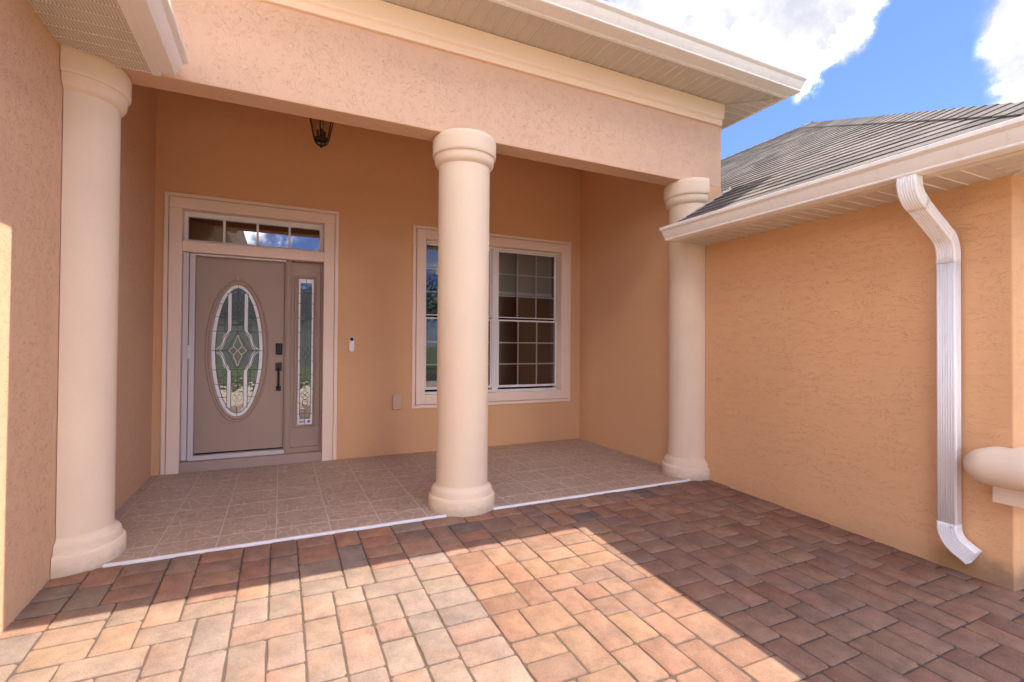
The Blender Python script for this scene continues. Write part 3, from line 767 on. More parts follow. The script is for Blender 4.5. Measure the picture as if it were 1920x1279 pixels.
# length of the straight piece so that the lower bend ends on the wall line
run = (XD-0.14*(1-cos(E1))-p1.x)/sin(E1)
fr += b1+[(p1+d1*0.03, AY, b1[-1][2], 1.03)]
sweep(fr, DW, DD, 6).build('elbow', 'downspout_white', ds, smooth=28)
q0 = p1+d1*0.02; fr = [(q0, AY, b1[-1][2], 0.985), (p1+d1*run, AY, b1[-1][2], 0.985)]
b2, p2 = bend(p1+d1*run, E1, 0, 0.14, 'X', 27, 9, 1.0)
fr2 = b2+[(p2+Vector((0, 0, -0.05)), AY, BX, 1.02)]
sweep([(p1+d1*0.015, AY, b1[-1][2], 0.99)]+fr+fr2, DW, DD, 6).build('elbow', 'downspout_white', ds, smooth=28)
zb = 0.22
sweep([(Vector((XD, DY, p2.z-0.03)), AY, BX, 0.985), (Vector((XD, DY, zb-0.03)), AY, BX, 0.985)], DW, DD, 6).build('pipe', 'downspout_white', ds, smooth=28)
b3, p3 = bend(Vector((XD, DY, zb-0.030)), 0, radians(60), 0.135, 'Y', 27, 9, 1.02)
d3 = Vector((0, -sin(radians(57)), -cos(radians(57))))
el = sweep([(Vector((XD, DY, zb)), AY, BX, 1.02)]+b3+[(p3+d3*0.062, b3[-1][1], BX, 1.03)], DW, DD, 6).build('elbow', 'downspout_white', ds, smooth=28)
for o in ds.children:
    md = o.modifiers.new('wall', 'SOLIDIFY'); md.thickness = 0.002; md.offset = -1
MB().box(XD-DD/2-0.005, XD-DD/2-0.0042, DY-0.035, DY-0.022, zb-0.025, zb-0.014).build('rust_spot', 'brass_came', ds)

# ------------------------------------------------------------------ rounded corner moulding at the right edge
def wrap_profile(mb, prof, x0, x1, y0, y1, n=10):
    """profile (overhang, z) taken round a plan rectangle with rounded corners; flat inside"""
    rings = []
    for ov, z in prof:
        r = max(ov, 0.002); ring = []
        for cx, cy, a0 in ((x1, y1, 0), (x0, y1, pi/2), (x0, y0, pi), (x1, y0, 3*pi/2)):
            for i in range(n+1):
                a = a0+pi/2*i/n; ring.append((cx+r*cos(a), cy+r*sin(a), z))
        rings.append(ring)
    k = len(rings[0]); vs = [p for r in rings for p in r]
    fs = [(l*k+i, l*k+(i+1) % k, (l+1)*k+(i+1) % k, (l+1)*k+i) for l in range(len(rings)-1) for i in range(k)]
    fs += [tuple(range(k-1, -1, -1)), tuple(range((len(rings)-1)*k, len(rings)*k))]
    return mb.add(vs, fs)
cmt = thing('corner_moulding', 'rounded pale moulding wrapping the wall corner at the right edge', 'moulding', (XR, YCOR, 0.42))
bx0, by0, by1 = XR-0.118, YCOR-0.105, YCOR+0.055
MB().box(bx0, 5.6, by0, by1, 0.420, 0.520).build('block', 'column_paint', cmt, bevel=0.006)
zm, hh, ov = 0.626, 0.108, 0.125
pr = [(ov*cos(a)*1.0, zm+hh*sin(a)) for a in [(-pi/2)+pi*i/24 for i in range(25)]]
wrap_profile(MB(), pr, bx0, 5.6, by0, by1).build('bullnose', 'column_paint', cmt, smooth=40)

# ------------------------------------------------------------------ front door
YD = 2.402                                    # plane of slab, sidelight and transom
KD = (YD-CAM.y)/(2.295-CAM.y)
def dx(x): return x*KD
def dzz(z): return CAM.z+(z-CAM.z)*KD
fd = thing('front_door', 'brown front door with oval leaded glass, sidelight and transom', 'door', (-0.24, YB, 0.0))
def frame_u(mb, x0, x1, z1, wd, y0, y1, z0=0.0):
    mb.box(x0, x0+wd, y0, y1, z0, z1-wd); mb.box(x1-wd, x1, y0, y1, z0, z1-wd); mb.box(x0, x1, y0, y1, z1-wd, z1); return mb
so = thing  # (kept short)
sur = frame_u(MB(), -1.073, 0.597, 2.855, 0.040, YB+0.014, YW).build('surround_edge', 'trim_paint', fd, bevel=0.006)
frame_u(MB(), -1.027, 0.551, 2.809, 0.113, YB, YW+0.22).build('surround', 'trim_paint', fd, bevel=0.006)
iL, iR, iT = -0.914, 0.438, 2.696
MB().box(iL, iR, YB+0.022, YD+0.06, 2.262, 2.372).build('transom_bar', 'trim_paint', fd, bevel=0.004)
tr = MB(); tz0, tz1 = 2.373, iT
tL, tR, tB, tT = dx(-0.866), dx(0.391), 2.405, dzz(2.620)
tr.box(iL, tL, YD-0.02, YD+0.05, tz0, tz1).box(tR, iR, YD-0.02, YD+0.05, tz0, tz1).box(tL, tR, YD-0.02, YD+0.05, tT, tz1).box(tL, tR, YD-0.02, YD+0.05, tz0, tB)
tro = tr.build('transom', 'vinyl_white', fd, bevel=0.003)
tx = [tL]+[dx(x) for x in (-0.546, -0.234, 0.08)]+[tR]
for i in range(3): MB().box(tx[i+1]-0.011, tx[i+1]+0.011, YD-0.006, YD+0.028, tB, tT).build('muntin', 'vinyl_white', tro)
for i in range(4):
    a, b = tx[i]+(0.011 if i else 0), tx[i+1]-(0.011 if i < 3 else 0)
    MB().add([(a, YD+0.012, tB), (b, YD+0.012, tB), (b, YD+0.012, tT), (a, YD+0.012, tT)], [(0, 1, 2, 3)]).build('pane', 'transom_glass', tro)
sL, sR, sB, sT = dx(-0.793), dx(0.036), 0.168, 2.245
# jambs, head and mullion
jb = MB().box(iL, sL-0.004, YD-0.03, YD+0.08, 0.10, 2.262).box(sR+0.004, dx(0.106), YD-0.03, YD+0.08, 0.10, 2.262)
jb.box(dx(0.409), iR, YD-0.03, YD+0.08, 0.10, 2.262).box(sL-0.004, sR+0.004, YD-0.03, YD+0.08, sT+0.004, 2.262)
jb.box(sR+0.022, sR+0.052, YD-0.046, YD-0.03, 0.10, 2.25)
jb.build('jamb', 'door_paint', fd, bevel=0.004)
MB().box(iL, iR, YB+0.012, YD+0.08, 0.0, 0.105).build('door_step', 'sill_paint', fd, bevel=0.006)
MB().box(dx(-0.835), sR+0.012, YD-0.062, YD+0.02, 0.106, 0.150).build('threshold', 'screen_frame', fd, bevel=0.003)
MB().box(dx(-0.835), sR+0.012, YD-0.058, YD-0.031, sT-0.006, sT+0.012).build('screen_track', 'vinyl_white', fd, bevel=0.002)
sc = MB().box(iL+0.004, dx(-0.846), YD-0.075, YD-0.0305, 0.118, 2.258).build('screen_housing', 'screen_frame', fd, bevel=0.004)
MB().box(dx(-0.840), sL+0.002, YD-0.064, YD-0.0305, 0.118, 2.252).build('screen_bar', 'screen_frame', fd, bevel=0.004)
hx = dx(-0.842)
MB().box(hx-0.012, hx+0.016, YD-0.082, YD-0.0755, 1.16, 1.30).box(hx-0.004, hx+0.008, YD-0.098, YD-0.082, 1.18, 1.28).build('pull', 'vinyl_white', sc, bevel=0.002)
# slab with an oval opening
OX, OZ, OA, OB = dx(-0.409), dzz(1.247), 0.247, 0.715
angs = sorted(set([2*pi*i/96 for i in range(96)]+[atan2(z-OZ, x-OX) % (2*pi) for x in (sL, sR) for z in (sB, sT)]))
def rect_hit(a):
    c, s = cos(a), sin(a); t = 1e9
    if c > 1e-9: t = min(t, (sR-OX)/c)
    if c < -1e-9: t = min(t, (sL-OX)/c)
    if s > 1e-9: t = min(t, (sT-OZ)/s)
    if s < -1e-9: t = min(t, (sB-OZ)/s)
    return OX+t*c, OZ+t*s
def ell_hit(a, A, B):
    t = 1/sqrt((cos(a)/A)**2+(sin(a)/B)**2); return OX+t*cos(a), OZ+t*sin(a)
n = len(angs); vs = []
for y in (YD, YD+0.045):
    vs += [(x, y, z) for x, z in (ell_hit(a, OA, OB) for a in angs)]+[(x, y, z) for x, z in (rect_hit(a) for a in angs)]
fs = []
for k in range(n):
    j = (k+1) % n
    fs += [(k, j, n+j, n+k), (2*n+k, 3*n+k, 3*n+j, 2*n+j), (k, 2*n+k, 2*n+j, j), (n+k, n+j, 3*n+j, 3*n+k)]
slab = MB().add(vs, fs).build('door_slab', 'door_paint', fd)
# raised oval mouldings
ring = [(-0.004, 0.0), (-0.004, -0.006), (0.004, -0.013), (0.014, -0.016), (0.026, -0.012), (0.032, -0.005), (0.036, -0.009), (0.046, -0.013), (0.053, -0.009), (0.056, -0.001), (0.056, 0.004)]
N = 96; vs = []
for i in range(N):
    a = 2*pi*i/N
    for d, h in ring: vs.append((OX+(OA+d)*cos(a), YD+h, OZ+(OB+d)*sin(a)))
k = len(ring)
MB().add(vs, [(i*k+q, ((i+1) % N)*k+q, ((i+1) % N)*k+q+1, i*k+q+1) for i in range(N) for q in range(k-1)]).build('oval_moulding', 'door_paint', slab, smooth=50)
MB().tube([(OX-0.004, YD-0.018, OZ+OB+0.052), (OX, YD-0.03, OZ+OB+0.058), (OX, YD-0.03, OZ+OB+0.074), (OX, YD-0.004, OZ+OB+0.076)], 0.004, 8).build('hook', 'vinyl_white', slab)
YG = YD+0.006
gl = MB(); e = [(OX+OA*cos(2*pi*i/72), OZ+OB*sin(2*pi*i/72)) for i in range(72)]
gl.add([(x, YG, z) for x, z in e], [tuple(range(72))])
gl.build('oval_glass', 'door_glass', slab)
def curve(pts, n=10):
    out = []
    P = [pts[0]]+list(pts)+[pts[-1]]
    for i in range(1, len(P)-2):
        for k in range(n):
            t = k/n; q = []
            for c in (0, 1):
                a, b, d, f = P[i-1][c], P[i][c], P[i+1][c], P[i+2][c]
                q.append(0.5*((2*b)+(-a+d)*t+(2*a-5*b+4*d-f)*t*t+(-a+3*b-3*d+f)*t**3))
            out.append(tuple(q))
    return out+[pts[-1]]
def ellx(z, A, B): return A*sqrt(max(0, 1-(z/B)**2))
fro, came, brs, brd = MB(), MB(), MB(), MB()
def oo(pts): return [(OX+x, OZ+z) for x, z in pts]
fro.ribbon([(OX+(OA-0.021)*cos(2*pi*i/72), OZ+(OB-0.021)*sin(2*pi*i/72)) for i in range(72)], 0.036, YG-0.003, 0.002, True)
came.ribbon([(OX+(OA-0.041)*cos(2*pi*i/72), OZ+(OB-0.041)*sin(2*pi*i/72)) for i in range(72)], 0.006, YG-0.006, 0.005, True)
for s in (-1, 1):
    xb = 0.078
    zt = (OB-0.045)*sqrt(1-(xb/(OA-0.041))**2)
    up_ = [(s*xb, zt), (s*xb, 0.40), (s*xb, 0.24), (s*0.085, 0.205), (s*0.118, 0.15), (s*0.138, 0.08), (s*0.160, 0.03), (s*0.198, 0.0)]
    for sg in (1, -1):
        c = curve([(x, z*sg) for x, z in up_], 6)
        fro.ribbon(oo(c), 0.034, YG-0.003, 0.002)
        for o_ in (-0.019, 0.019):
            came.ribbon(oo([(x+o_*(1 if abs(z) > 0.2 else 0.8), z+(abs(o_)*sg*(0 if abs(z) > 0.18 else (0.7 if o_*s < 0 else -0.7))) if abs(z) > 0.02 else z) for x, z in c]), 0.0055, YG-0.006, 0.005)
    for z in (0.50, 0.36, 0.205, 0.0, -0.205, -0.36, -0.50):
        came.ribbon(oo([(s*(xb+0.02 if abs(z) > 0.1 else 0.10), z), (s*ellx(z, OA, OB), z)]), 0.005, YG-0.006, 0.005)
came.ribbon(oo([(0, OB), (0, 0.55)]), 0.005, YG-0.006, 0.005)
came.ribbon(oo([(0, 0.40), (0, 0.17)]), 0.005, YG-0.006, 0.005)
came.ribbon(oo([(0, -0.17), (0, -0.42)]), 0.005, YG-0.006, 0.005)
came.ribbon(oo([(0, -0.60), (0, -OB)]), 0.005, YG-0.006, 0.005)
came.ribbon(oo([(-0.078, 0.205), (0.078, 0.205)]), 0.005, YG-0.006, 0.005); came.ribbon(oo([(-0.078, -0.205), (0.078, -0.205)]), 0.005, YG-0.006, 0.005)
came.ribbon(oo([(-0.2, 0.0), (-0.09, 0.0)]), 0.005, YG-0.006, 0.005); came.ribbon(oo([(0.09, 0.0), (0.2, 0.0)]), 0.005, YG-0.006, 0.005)
def diamond(mb, cx, cz, a, b, lw=0.006, ys=YG-0.0065, cross=True):
    mb.ribbon([(cx-a, cz), (cx, cz+b), (cx+a, cz), (cx, cz-b)], lw, ys, 0.006, True)
    if cross:
        mb.ribbon([(cx-a/2, cz+b/2), (cx+a/2, cz-b/2)], lw, ys+0.0004, 0.005); mb.ribbon([(cx-a/2, cz-b/2), (cx+a/2, cz+b/2)], lw, ys+0.0008, 0.005)
diamond(came, OX, OZ+0.475, 0.048, 0.08); diamond(brd, OX, OZ-0.51, 0.048, 0.085)
brs.ribbon(oo(curve([(0, 0.0), (-0.04, 0.055), (-0.02, 0.105), (0, 0.165), (0.02, 0.105), (0.04, 0.055), (0, 0.0)], 8)), 0.009, YG-0.0065, 0.006)
brs.ribbon(oo(curve([(0, 0.0), (-0.04, -0.055), (-0.02, -0.105), (0, -0.165), (0.02, -0.105), (0.04, -0.055), (0, 0.0)], 8)), 0.009, YG-0.0065, 0.006)
for s in (-1, 1): brs.ribbon(oo([(0, 0), (s*0.042, 0.043), (s*0.085, 0), (s*0.042, -0.043), (0, 0)]), 0.009, YG-0.0067, 0.006)
for sg in (1, -1):
    came.ribbon(oo(curve([(-0.10, 0.0), (-0.055, sg*0.09), (0, sg*0.185), (0.055, sg*0.09), (0.10, 0.0)], 8)), 0.005, YG-0.0062, 0.005)
    for z in (0.28, 0.345): came.ribbon(oo([(-0.058, sg*z), (0.058, sg*z)]), 0.005, YG-0.006, 0.005)
    for x in (-0.125, 0.125): came.ribbon(oo([(x, sg*0.205), (x, sg*ellx(0.9, 1, 1)*0.92)]), 0.005, YG-0.006, 0.005)
fro.build('frosted_border', 'frosted_glass', slab); came.build('came', 'lead_came', slab); brs.build('bevel_came', 'brass_came', slab); brd.build('bevel_diamond', 'brass_came', slab)
# lock and handle
lx = dx(-0.012)
kp = MB().box(lx-0.034, lx+0.034, YD-0.022, YD, dzz(1.205), dzz(1.328)).build('keypad_lock', 'black_plastic', slab, bevel=0.008)
MB().lathe([(0.0, 0.0), (0.008, 0.0), (0.008, 0.004), (0, 0.004)], 0, 0, n=16).mesh('x', 'bronze')
hd2 = MB().box(lx-0.032, lx+0.032, YD-0.012, YD, dzz(1.025), dzz(1.118)).box(lx-0.026, lx+0.026, YD-0.010, YD, dzz(0.806), dzz(0.862))
zt_, zb_ = dzz(1.06), dzz(0.835)
hd2.tube([(lx, YD-0.010, zt_), (lx, YD-0.05, zt_-0.004), (lx, YD-0.062, zt_-0.05), (lx, YD-0.058, (zt_+zb_)/2), (lx, YD-0.05, zb_+0.03), (lx, YD-0.034, zb_), (lx, YD-0.008, zb_-0.002)], [0.011, 0.012, 0.0135, 0.0125, 0.0115, 0.011, 0.012], 10)
hd2.box(lx-0.010, lx+0.010, YD-0.075, YD-0.05, zt_+0.004, zt_+0.014)
hd2.build('handle', 'bronze', slab, bevel=0.003)
# sidelight
sl_L, sl_R, sl_B, sl_T = dx(0.108), dx(0.407), 0.158, 2.252
fL, fR, fB, fT = dx(0.137), dx(0.366), dzz(0.395), dzz(2.082)
gL, gR, gB, gT = dx(0.182), dx(0.335), dzz(0.425), dzz(2.052)
sp = MB().box(sl_L, gL, YD+0.004, YD+0.04, sl_B, sl_T).box(gR, sl_R, YD+0.004, YD+0.04, sl_B, sl_T).box(gL, gR, YD+0.004, YD+0.04, sl_B, gB).box(gL, gR, YD+0.004, YD+0.04, gT, sl_T)
sp.box(sl_L-0.002, sl_R+0.002, YD-0.02, YD+0.05, 0.106, sl_B-0.002)
side = sp.build('sidelight', 'door_paint', fd)
pm = [(0, 0.002), (0, -0.010), (0.010, -0.016), (0.022, -0.010), (0.030, -0.014), (0.040, -0.006), (0.044, 0.002)]
sm = MB()
vs = []
for sx, sz in ((0, 0), (1, 0), (1, 1), (0, 1)):
    for d, h in pm:
        f = d/0.044
        vs.append(((fL+(gL-fL)*f) if not sx else (fR-(fR-gR)*f), YD+0.004+h, (fB+(gB-fB)*f) if not sz else (fT-(fT-gT)*f)))
k = len(pm)
sm.add(vs, [(i*k+q, ((i+1) % 4)*k+q, ((i+1) % 4)*k+q+1, i*k+q+1) for i in range(4) for q in range(k-1)]).build('sidelight_moulding', 'door_paint', side, smooth=30)
YS = YD+0.010
MB().add([(gL, YS, gB), (gR, YS, gB), (gR, YS, gT), (gL, YS, gT)], [(0, 1, 2, 3)]).build('sidelight_glass', 'door_glass', side)
gc = (gL+gR)/2; gw = (gR-gL)/2
sf, scm = MB(), MB()
iw = gw-0.020
cap = [(gc+iw*cos(a), gT-0.105+iw*sin(a)) for a in [pi*i/14 for i in range(15)]]+[(gc+iw*cos(a), gB+0.125+iw*sin(a)) for a in [pi+pi*i/14 for i in range(15)]]
scm.ribbon(cap, 0.005, YS-0.006, 0.005, True)
for s in (-1, 1): sf.ribbon([(gc+s*(gw-0.0095), gB), (gc+s*(gw-0.0095), gT)], 0.019, YS-0.003, 0.002)
for z0, z1 in ((gB, gB+0.055), (gT-0.045, gT)): sf.ribbon([(gc, z0), (gc, z1)], 2*gw-0.04, YS-0.0032, 0.002)
H = gT-gB
for f in (0.10, 0.17, 0.27, 0.37, 0.47, 0.565, 0.66, 0.76, 0.85, 0.93):
    z = gT-H*f
    for s in (-1, 1): scm.ribbon([(gc+s*iw, z), (gc+s*gw, z)], 0.005, YS-0.006, 0.005)
for a, b in ((0.0, 0.14), (0.26, 0.44), (0.565, 0.76), (0.87, 1.0)): scm.ribbon([(gc, gT-H*a), (gc, gT-H*b)], 0.005, YS-0.0055, 0.005)
for f in (0.095, 0.925): scm.ribbon([(gc-iw, gT-H*f), (gc+iw, gT-H*f)], 0.005, YS-0.0058, 0.005)
for f in (0.20, 0.51, 0.80): diamond(scm, gc, gT-H*f, iw*0.95, 0.09 if f < 0.8 else 0.06, 0.006, YS-0.0066)
scm.ribbon([(gc+0.028*cos(2*pi*i/20), gT-H*0.853+0.04*sin(2*pi*i/20)) for i in range(20)], 0.005, YS-0.006, 0.005, True)
sf.build('frosted_border', 'frosted_glass', side); scm.build('came', 'lead_came', side)
stk = MB().add([(gL+0.012, YS-0.0045, gB+0.012), (gR-0.012, YS-0.0045, gB+0.012), (gR-0.012, YS-0.0045, gB+0.05), (gL+0.012, YS-0.0045, gB+0.05)], [(0, 1, 2, 3)]).build('sticker', 'bell_white', side)
sm2 = MB()
for r_ in range(2): sm2.box(gL+0.018, gL+0.082, YS-0.0062, YS-0.0052, gB+0.020+r_*0.013, gB+0.0275+r_*0.013)
sm2.add([(gR-0.036+0.015*cos(2*pi*i/16), YS-0.0062, gB+0.031+0.015*sin(2*pi*i/16)) for i in range(16)], [tuple(range(16))])
sm2.build('sticker_print', 'sticker_blue', side)

# ------------------------------------------------------------------ window
KW = (2.42-CAM.y)/(2.315-CAM.y); YV = 2.42
def wx(x): return x*KW
def wz(z): return CAM.z+(z-CAM.z)*KW
wn = thing('twin_window', 'white gridded double hung window behind the middle column', 'window', (2.6, YB, 0.54))
def frame_o(mb, x0, x1, z0, z1, wd, y0, y1):
    mb.box(x0, x0+wd, y0, y1, z0, z1).box(x1-wd, x1, y0, y1, z0, z1).box(x0+wd, x1-wd, y0, y1, z0, z0+wd).box(x0+wd, x1-wd, y0, y1, z1-wd, z1); return mb
frame_o(MB(), 1.460, 3.733, 0.540, 2.803, 0.041, YB+0.014, YW).build('surround_edge', 'trim_paint', wn, bevel=0.006)
frame_o(MB(), 1.508, 3.685, 0.588, 2.755, 0.114, YB, YW+0.2).build('surround', 'trim_paint', wn, bevel=0.006)
vL, vR, vB, vT = 1.622, 3.571, 0.702, 2.641
fwL, fwR, fwB, fwT = vL, 3.60, 0.70, 2.655
gX = [(1.672, wx(2.503)), (wx(2.632), wx(3.492))]
fw = MB().box(fwL-0.02, 1.652, YV-0.03, YV+0.07, vB-0.02, fwT).box(3.575, 3.62, YV-0.03, YV+0.07, vB-0.02, fwT)
fw.box(1.652, 3.575, YV-0.03, YV+0.07, fwT-0.035, fwT+0.02).box(1.652, 3.575, YV-0.03, YV+0.07, vB-0.02, wz(0.738))
fw.box(wx(2.522), wx(2.612), YV-0.034, YV+0.07, wz(0.738), fwT-0.035)
fw.build('frame', 'vinyl_white', wn, bevel=0.003)
zr0, zr1, zg0, zg1 = wz(1.651), wz(1.708), wz(0.795), wz(2.578)
for (a, b) in gX:
    for lo, hi, yy, hz in ((zg0, zr0, YV+0.0, (wz(1.363), wz(1.078))), (zr1, zg1, YV+0.028, (wz(2.287), wz(1.994)))):
        sash = MB(); s = 0.022
        zt0 = lo-(0.03 if lo == zg0 else 0.012); zt1 = hi+(0.030 if hi == zg1 else 0.020)
        sash.box(a-s, a, yy-0.012, yy+0.02, zt0, zt1).box(b, b+s, yy-0.012, yy+0.02, zt0, zt1).box(a, b, yy-0.012, yy+0.02, zt0, lo).box(a, b, yy-0.012, yy+0.02, hi, zt1)
        so_ = sash.build('sash', 'vinyl_white', wn, bevel=0.002)
        xs = [a, a+(b-a)/3, a+2*(b-a)/3, b]
        for x in xs[1:3]: MB().box(x-0.009, x+0.009, yy-0.002, yy+0.006, lo, hi).build('muntin', 'vinyl_white', so_)
        for z in hz: MB().box(a, b, yy-0.0015, yy+0.0055, z-0.009, z+0.009).build('muntin', 'vinyl_white', so_)
        MB().add([(a, yy-0.006, lo), (b, yy-0.006, lo), (b, yy-0.006, hi), (a, yy-0.006, hi)], [(0, 1, 2, 3)]).build('pane', 'window_glass', so_)
for i, ((a, b), zz, lab) in enumerate(zip(gX, (2.35, wz(2.03)), ('roller shade inside the left half of the window behind the column', 'pale roller shade half drawn inside the right half of the window'))):
    rs = thing('roller_shade', lab, 'shade', ((a+b)/2, YV+0.12, zz), 'roller shades inside the window')
    MB().box(a-0.01, b+0.01, YV+0.115, YV+0.118, zz+0.03, 2.66).build('cloth', 'shade_cloth', rs)
    MB().box(a-0.01, b+0.01, YV+0.105, YV+0.125, zz-0.012, zz+0.03).build('hem_bar', 'vinyl_white', rs, bevel=0.004)

# ------------------------------------------------------------------ small fittings
bl = thing('doorbell', 'slim white video doorbell on the wall right of the door', 'doorbell', (0.751, YW, 1.32))
def capsule(x, z0, z1, r, n=12): return [(x+r*cos(pi*i/n), z1-r+r*sin(pi*i/n)) for i in range(n+1)]+[(x+r*cos(pi+pi*i/n), z0+r+r*sin(pi+pi*i/n)) for i in range(n+1)]
MB().prism(capsule(0.751, 1.236, 1.412, 0.027), YW-0.026, YW+0.002, lambda p, q, t: (p, t, q)).build('case', 'bell_white', bl, bevel=0.004)
MB().prism([(0.751+0.021*cos(2*pi*i/24), 1.384+0.021*sin(2*pi*i/24)) for i in range(24)], YW-0.029, YW-0.025, lambda p, q, t: (p, t, q)).build('camera_eye', 'black_plastic', bl)
MB().prism([(0.751+0.013*cos(2*pi*i/20), 1.275+0.013*sin(2*pi*i/20)) for i in range(20)], YW-0.028, YW-0.025, lambda p, q, t: (p, t, q)).build('button', 'bell_white', bl)
ob = thing('outlet_box', 'small tan outlet cover low on the wall left of the window', 'outlet', (1.277, YW, 0.54))
MB().box(1.226, 1.328, YW-0.035, YW+0.002, 0.540, 0.714).build('cover', 'box_plastic', ob, bevel=0.006)
MB().box(1.232, 1.322, YW-0.040, YW-0.034, 0.706, 0.720).build('hinge', 'box_plastic', ob, bevel=0.002)

ln = thing('porch_lantern', 'dark bronze hanging lantern showing below the beam', 'lantern', (0.33, 1.3, 3.18))
LX, LY, lz0 = 0.33, 1.3, 3.18
def hexpt(r, z, k, o=0.35): a = o+2*pi*k/6; return (LX+r*cos(a), LY+r*sin(a), z)
zb0, zb1 = lz0+0.085, lz0+0.36; rb, rt = 0.072, 0.132
fm = MB()
for k in range(6):
    fm.tube([hexpt(rb, zb0, k), hexpt(rt, zb1, k)], 0.006, 6)
    for r_, z_ in ((rb, zb0), (rt, zb1), (rb*0.62, lz0+0.045)): fm.tube([hexpt(r_, z_, k), hexpt(r_, z_, k+1)], 0.006, 6)
    fm.tube([hexpt(rb, zb0, k), hexpt(rb*0.86, lz0+0.06, k), hexpt(rb*0.5, lz0+0.035, k), (LX, LY, lz0+0.016)], 0.005, 6)
fm.build('cage', 'bronze', ln)
for k in range(6): MB().add([hexpt(rb, zb0, k), hexpt(rb, zb0, k+1), hexpt(rt, zb1, k+1), hexpt(rt, zb1, k)], [(0, 1, 2, 3)]).build('pane', 'lantern_glass', ln)
MB().lathe([(0, lz0), (0.008, lz0+0.003), (0.012, lz0+0.012), (0.007, lz0+0.022), (0.018, lz0+0.028), (0.0, lz0+0.034)], LX, LY, n=16).build('finial', 'bronze', ln, smooth=40)
MB().lathe([(0.145, zb1), (0.148, zb1+0.012), (0.09, zb1+0.075), (0.03, zb1+0.11), (0.016, zb1+0.15), (0, zb1+0.15)], LX, LY, n=24).build('roof', 'bronze', ln, smooth=30)
for k, (ox, oy) in enumerate(((-0.032, 0.0), (0.03, 0.018), (0.004, -0.032))):
    cd_ = MB().lathe([(0.011, zb0+0.01), (0.011, zb0+0.085), (0.0, zb0+0.085)], LX+ox, LY+oy, n=12).build('candle_sleeve', 'bronze', ln, smooth=40)
    MB().lathe([(0.006, zb0+0.085), (0.012, zb0+0.105), (0.010, zb0+0.125), (0.003, zb0+0.15), (0, zb0+0.152)], LX+ox, LY+oy, n=12).build('bulb', 'candle', ln, smooth=50)
MB().lathe([(0.06, zb0-0.004), (0.06, zb0+0.01), (0.0, zb0+0.01)], LX, LY, n=18).build('tray', 'bronze', ln, smooth=30)
chn = MB(); z = zb1+0.15; i = 0
while z < CEIL-0.03:
    pts = [(LX+(0.010*cos(a) if i % 2 else 0), LY+(0 if i % 2 else 0.010*cos(a)), z+0.016+0.018*sin(a)) for a in [2*pi*q/10 for q in range(10)]]
    chn.tube(pts, 0.0028, 5, closed=True); z += 0.028; i += 1
chn.build('chain', 'bronze', ln)
MB().lathe([(0.0, CEIL-0.035), (0.03, CEIL-0.03), (0.06, CEIL-0.01), (0.062, CEIL), (0, CEIL)], LX, LY, n=20).build('canopy', 'bronze', ln, smooth=30)

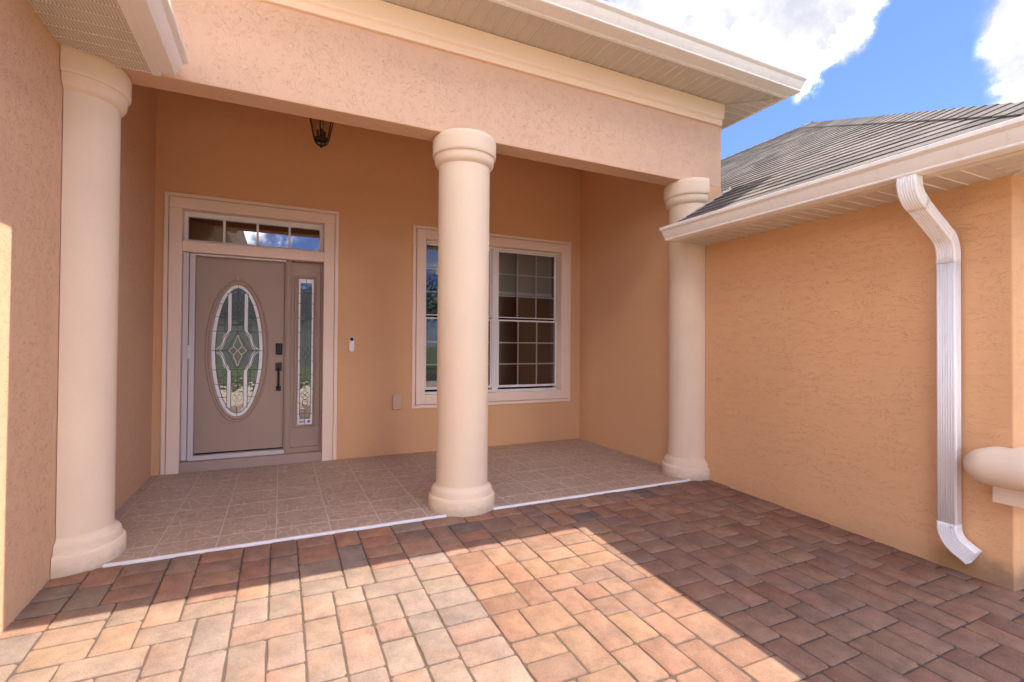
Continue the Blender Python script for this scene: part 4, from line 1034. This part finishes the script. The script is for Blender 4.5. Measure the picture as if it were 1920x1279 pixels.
# ------------------------------------------------------------------ across the street, seen only as reflections in the glass
def tree(loc, h, rad, n, label, seed):
    r = random.Random(seed); t = thing('shade_tree', label, 'tree', loc, 'trees across the street')
    x, y, z = loc
    tb = MB(); fork = h*0.42
    tb.tube([(x, y, z-0.1), (x+0.05, y, z+fork*0.5), (x, y+0.05, z+fork)], [h*0.035, h*0.026, h*0.02], 9)
    ends = []
    for k in range(7):
        a = 2*pi*k/7+r.random(); q = (x+rad*0.62*cos(a), y+rad*0.62*sin(a), z+h*(0.6+0.25*r.random()))
        mid = (x+rad*0.25*cos(a), y+rad*0.25*sin(a), z+h*0.55); tb.tube([(x, y, z+fork*0.95), mid, q], [h*0.014, h*0.009, h*0.003], 6); ends.append(q)
    tb.build('trunk', 'bark', t, smooth=50)
    cr = MB(); cl = []
    for k in range(46):
        u = Vector((r.gauss(0, 1), r.gauss(0, 1), r.gauss(0, 1))).normalized()*(r.random()**0.5)
        cl.append(Vector((x+u.x*rad, y+u.y*rad, z+h*0.68+u.z*h*0.33)))
    for k in range(n):
        c = r.choice(cl); u = Vector((r.gauss(0, 1), r.gauss(0, 1), r.gauss(0, 0.8)))*rad*0.16
        p = c+u; s = 0.06+0.07*r.random()
        A = Vector((r.gauss(0, 1), r.gauss(0, 1), r.gauss(0, 1))).normalized(); B = A.cross(Vector((r.gauss(0, 1), r.gauss(0, 1), r.gauss(0, 1)))).normalized()
        cr.add([p-A*s, p+B*s*0.5, p+A*s, p-B*s*0.5], [(0, 1, 2, 3)])
    cr.build('crown', 'leaf', t)
tree((8.2, -17.5-7, -0.46), 6.4, 2.6, 5200, 'tree mirrored in the left panes of the window', 3)
tree((13.5, -29, -0.46), 8.5, 3.4, 5200, 'tall tree mirrored behind the smaller one in the window', 5)
nh = thing('neighbour_house', 'low house across the street mirrored in the door glass', 'house', (-1, -36, -0.46))
MB().box(-12, 8, -40, -34, -0.46, 3.4).build('wall', 'house_paint', nh)
MB().add([(-12.5, -33.5, 3.4), (8.5, -33.5, 3.4), (8.5, -40.5, 3.4), (-12.5, -40.5, 3.4), (-9, -37, 6.4), (5, -37, 6.4)], [(0, 1, 5, 4), (1, 2, 5), (2, 3, 4, 5), (3, 0, 4), (0, 3, 2, 1)]).build('roof', 'asphalt', nh)
for k, x in enumerate((-9, 4, 6.4)): MB().box(x-0.8, x+0.8, -34.0, -33.96, 0.6, 1.9).build('window', 'black_plastic', nh)
for k, (x, y, s) in enumerate(((-2.8, -11.5, 0.7), (-1.6, -11.8, 0.55), (0.6, -12.0, 0.6))):
    r = random.Random(40+k); sh = MB()
    for q in range(900):
        u = Vector((r.gauss(0, 1), r.gauss(0, 1), abs(r.gauss(0, 1)))).normalized()*s*(0.6+0.4*r.random()); p = Vector((x, y, -0.46))+u
        A = Vector((r.gauss(0, 1), r.gauss(0, 1), r.gauss(0, 1))).normalized()*0.05; B = A.cross(Vector((0.3, 0.5, 0.8))).normalized()*0.03
        sh.add([p-A, p+B, p+A, p-B], [(0, 1, 2, 3)])
    t = thing('shrub', ('round green shrub mirrored low in the door glass', 'small shrub mirrored at the middle of the door glass', 'shrub mirrored in the sidelight')[k], 'shrub', (x, y, -0.46), 'shrubs by the sidewalk')
    sh.build('foliage', 'leaf', t)
